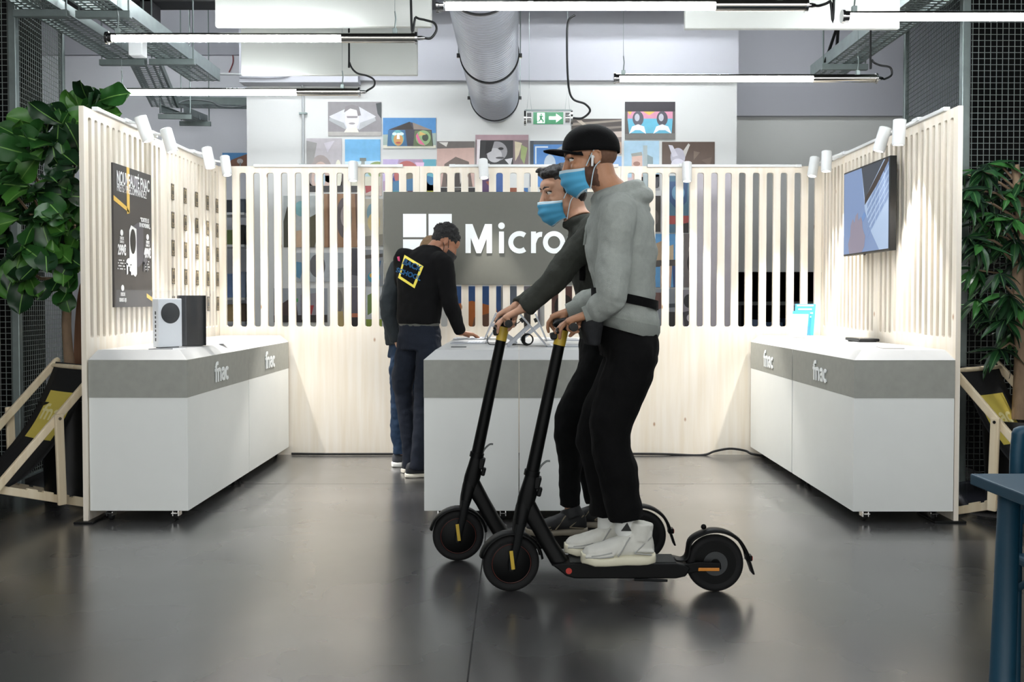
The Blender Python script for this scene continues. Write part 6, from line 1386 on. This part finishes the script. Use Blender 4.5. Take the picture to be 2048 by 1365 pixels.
# printed back: letters and a yellow frame laid on the knit
bm_o = ORG[sw_.name]; bvh = BVHTree.FromPolygons([v.co+bm_o for v in sw_.data.vertices], [list(p.vertices) for p in sw_.data.polygons])
def lay(px, py, off):
    t = P(px, py, 6.0); o_ = V((0,0,EYE)); d_ = (t-o_).normalized(); h = bvh.ray_cast(t, d_)
    return (h[0]-d_*off) if h[0] is not None else None
def lay_poly(a, pts, off, n=6):
    """quad of pixels laid over the surface, finely divided"""
    (ax_, ay_), (bx_, by_), (cx_, cy_), (dx_, dy_) = pts; vs = []
    for i in range(n+1):
        for j in range(3):
            u, v = i/n, j/2
            x = (ax_*(1-u)+bx_*u)*(1-v)+(dx_*(1-u)+cx_*u)*v; y = (ay_*(1-u)+by_*u)*(1-v)+(dy_*(1-u)+cy_*u)*v; p = lay(x, y, off)
            if p is None: return
            vs.append(p)
    a.add(vs, [(i*3+j, (i+1)*3+j, (i+1)*3+j+1, i*3+j+1) for i in range(n) for j in range(2)])
a = MB(); TPx, RTx, BTx, LFx = (809,510), (847,533), (829,577), (796,556); in_ = [(810.5,516.5), (840.5,535), (826.5,570), (801,553)]
ou = [TPx, RTx, BTx, LFx]
for i in range(4): lay_poly(a, [ou[i], ou[(i+1) % 4], in_[(i+1) % 4], in_[i]], .0035)
a.build('yellow_frame', mat('neon_yellow', 'e9d651', .6), sw_, smooth=80, label='yellow frame printed on the back')
def lay_text(s, cx_, cy_, h, rot, off, bold, m, name):
    t = text_mb(s, h, Matrix.Identity(4), bold=bold, extrude=0, xs=.95); c_, s_ = math.cos(math.radians(rot)), math.sin(math.radians(rot)); vs = []
    for v in t.v:
        p = lay(cx_+v.x*c_-(-v.y)*s_, cy_+v.x*s_+(-v.y)*c_, off)
        if p is None: return
        vs.append(p)
    t.v = vs; return t.build(name, m, sw_)
BLUEP = mat('print_blue', '2a7fc0', .6)
lay_text('BACK', 824, 531, 16, 24, .006, .35, BLUEP, 'back_lettering'); lay_text('BACK', 824, 531, 16, 24, .0085, -.25, BLKW, 'back_lettering_inner')
lay_text('SCHOOL', 817, 549, 13.5, 20, .006, .35, BLUEP, 'back_lettering'); lay_text('SCHOOL', 817, 549, 13.5, 20, .0085, -.25, BLKW, 'back_lettering_inner')
a = MB(); lay_poly(a, [(794,514), (799,513), (800,523), (796,522)], .004, 2); a.build('pink_mark', mat('print_pink', 'c9416e', .6), sw_)
# belt and trousers
bl = MB().loft([(P(838,652,6.95), sd*.152, fw*.112), (P(838,641,6.95), sd*.154, fw*.114)], 28, p=2.3).build('belt', mat('belt_grey', '4a4b45', .6), root, smooth=60)
a = MB(); a.loft([(P(840,700,6.94), sd*.160, fw*.125), (P(839,675,6.95), sd*.162, fw*.125), (P(838,648,6.95), sd*.149, fw*.109)], 28, p=2.4)
limb(a, [P(856,680,6.90), P(859,715,6.86), P(853,760,6.87), knR, P(842,870,6.88), anR+V((0,0,-.035))], [.09,.098,.088,.068,.060,.056]); limb(a, [P(820,680,6.98), P(815,720,6.99), P(806,760,7.0), knL, P(816,860,7.02), anL+V((0,0,-.035))], [.09,.096,.082,.066,.058,.054])
remeshed(a, 'trousers', NAVY, root, .0075, 3, disp=.018, dscale=.08)
GSH = (mat('shoe_charcoal','1d2024',.75,var=.15,scale=20), mat('shoe_white_sole','cfcabd',.6), mat('shoe_black_lace','2a2a2b',.8))
shoe(root, V((P(812,957,6.87).x, 6.86, 0)), (.95,.30,0), .27, GSH, sole_t=.028, W_=.095, H_=.075, ankle=anR+V((0,0,-.02)), ar=.046)
shoe(root, V((P(806,950,7.05).x, 7.04, 0)), (.80,.6,0), .27, GSH, sole_t=.028, W_=.095, H_=.075, ankle=anL+V((0,0,-.02)), ar=.046)

# ------------------------------------------------------------------ person behind the employee
fw = V((.80,.60,0)); sd = V((.60,-.80,0))
hd = Head(P(864,508,7.42), (.80,.25,-.50), (.2,.05,1), 1.0)
root = empty('person', (P(802,934,7.33).x, 7.35, 0), 'person in slate grey sweater and blue jeans mostly hidden behind the employee', 'person', 'people')
nk = P(838,530,7.40); shR = P(800,536,7.24); shL = P(826,536,7.56); elR = P(775,612,7.18); wrR = P(793,682,7.22); elL = P(830,612,7.62); wrL = P(838,670,7.6)
pel = P(812,692,7.38); hpR = P(805,710,7.30); hpL = P(822,710,7.44); knR = P(800,800,7.27); knL = P(822,800,7.45); anR = P(803,900,7.30); anL = P(820,898,7.46)
mb = MB(); hd.grow(mb, nk); hand(mb, wrR, (.3,.1,-.9), (-.9,0,-.3), (.3,.9,0), grip_c); hand(mb, wrL, (.15,0,-1), (1,0,.1), (0,-1,0), flat_c)
mb.loft([(pel, sd*.12, fw*.08), (P(812,620,7.38), sd*.12, fw*.09), (P(816,560,7.39), sd*.14, fw*.10), (P(820,535,7.39), sd*.14, fw*.08), (P(828,526,7.40), sd*.07, fw*.06)], 20)
for sh, el, wr in ((shR, elR, wrR), (shL, elL, wrL)): limb(mb, [P(818,545,7.39), sh, el, wr], [.045,.040,.030,.024])
for hp, kn, an in ((hpR, knR, anR), (hpL, knL, anL)): limb(mb, [pel, hp, kn, an, an-V((0,0,.02))], [.06,.06,.036,.024,.022])
remeshed(mb, 'body', SK2, root, .0055, 3)
hd.eyes(root); hd.mask(root)
a = MB(); hd.e(a, (-.020,0,.048), (.100,.083,.086)); hd.e(a, (-.058,0,-.005), (.054,.070,.075)); remeshed(a, 'hair', HAIRB, root, .006, 1, disp=.010, dscale=.03)
a = MB(); a.loft([(P(808,690,7.37), sd*.158, fw*.120), (P(806,640,7.37), sd*.165, fw*.135), (P(806,590,7.37), sd*.175, fw*.145), (P(812,550,7.38), sd*.185, fw*.130), (P(820,530,7.39), sd*.14, fw*.10), (P(828,520,7.40), sd*.075, fw*.065)], 28, p=2.2)
limb(a, [P(808,548,7.30), shR, shR.lerp(elR, .5), elR, wrR], [.09,.078,.070,.062,.044]); limb(a, [P(822,548,7.45), shL, elL, wrL], [.09,.074,.058,.042])
remeshed(a, 'sweater', SLATE, root, .008, 3, disp=.022, dscale=.08)
a = MB(); a.loft([(P(812,715,7.37), sd*.15, fw*.12), (P(811,680,7.37), sd*.14, fw*.11)], 26, p=2.3)
limb(a, [P(806,705,7.33), P(803,740,7.28), knR, P(798,860,7.28), anR+V((0,0,-.02))], [.085,.094,.068,.064,.060]); limb(a, [P(820,705,7.42), P(822,740,7.46), knL, anL+V((0,0,-.02))], [.085,.092,.068,.058])
remeshed(a, 'jeans', JEAN, root, .0075, 3, disp=.022, dscale=.06)
shoe(root, V((P(786,934,7.32).x, 7.30, 0)), (.92,.38,0), .29, (mat('shoe_grey','3a3d42',.75,var=.15,scale=20), mat('shoe_white_sole2','dcdcd8',.6), mat('shoe_black_lace','2a2a2b',.8)), sole_t=.035, W_=.10, H_=.080, ankle=anR+V((0,0,-.02)), ar=.048)
shoe(root, V((P(806,930,7.46).x, 7.46, 0)), (.92,.38,0), .29, (mat('shoe_grey','3a3d42',.75), mat('shoe_white_sole2','dcdcd8',.6), mat('shoe_black_lace','2a2a2b',.8)), sole_t=.035, W_=.10, H_=.080, ankle=anL+V((0,0,-.02)), ar=.048)
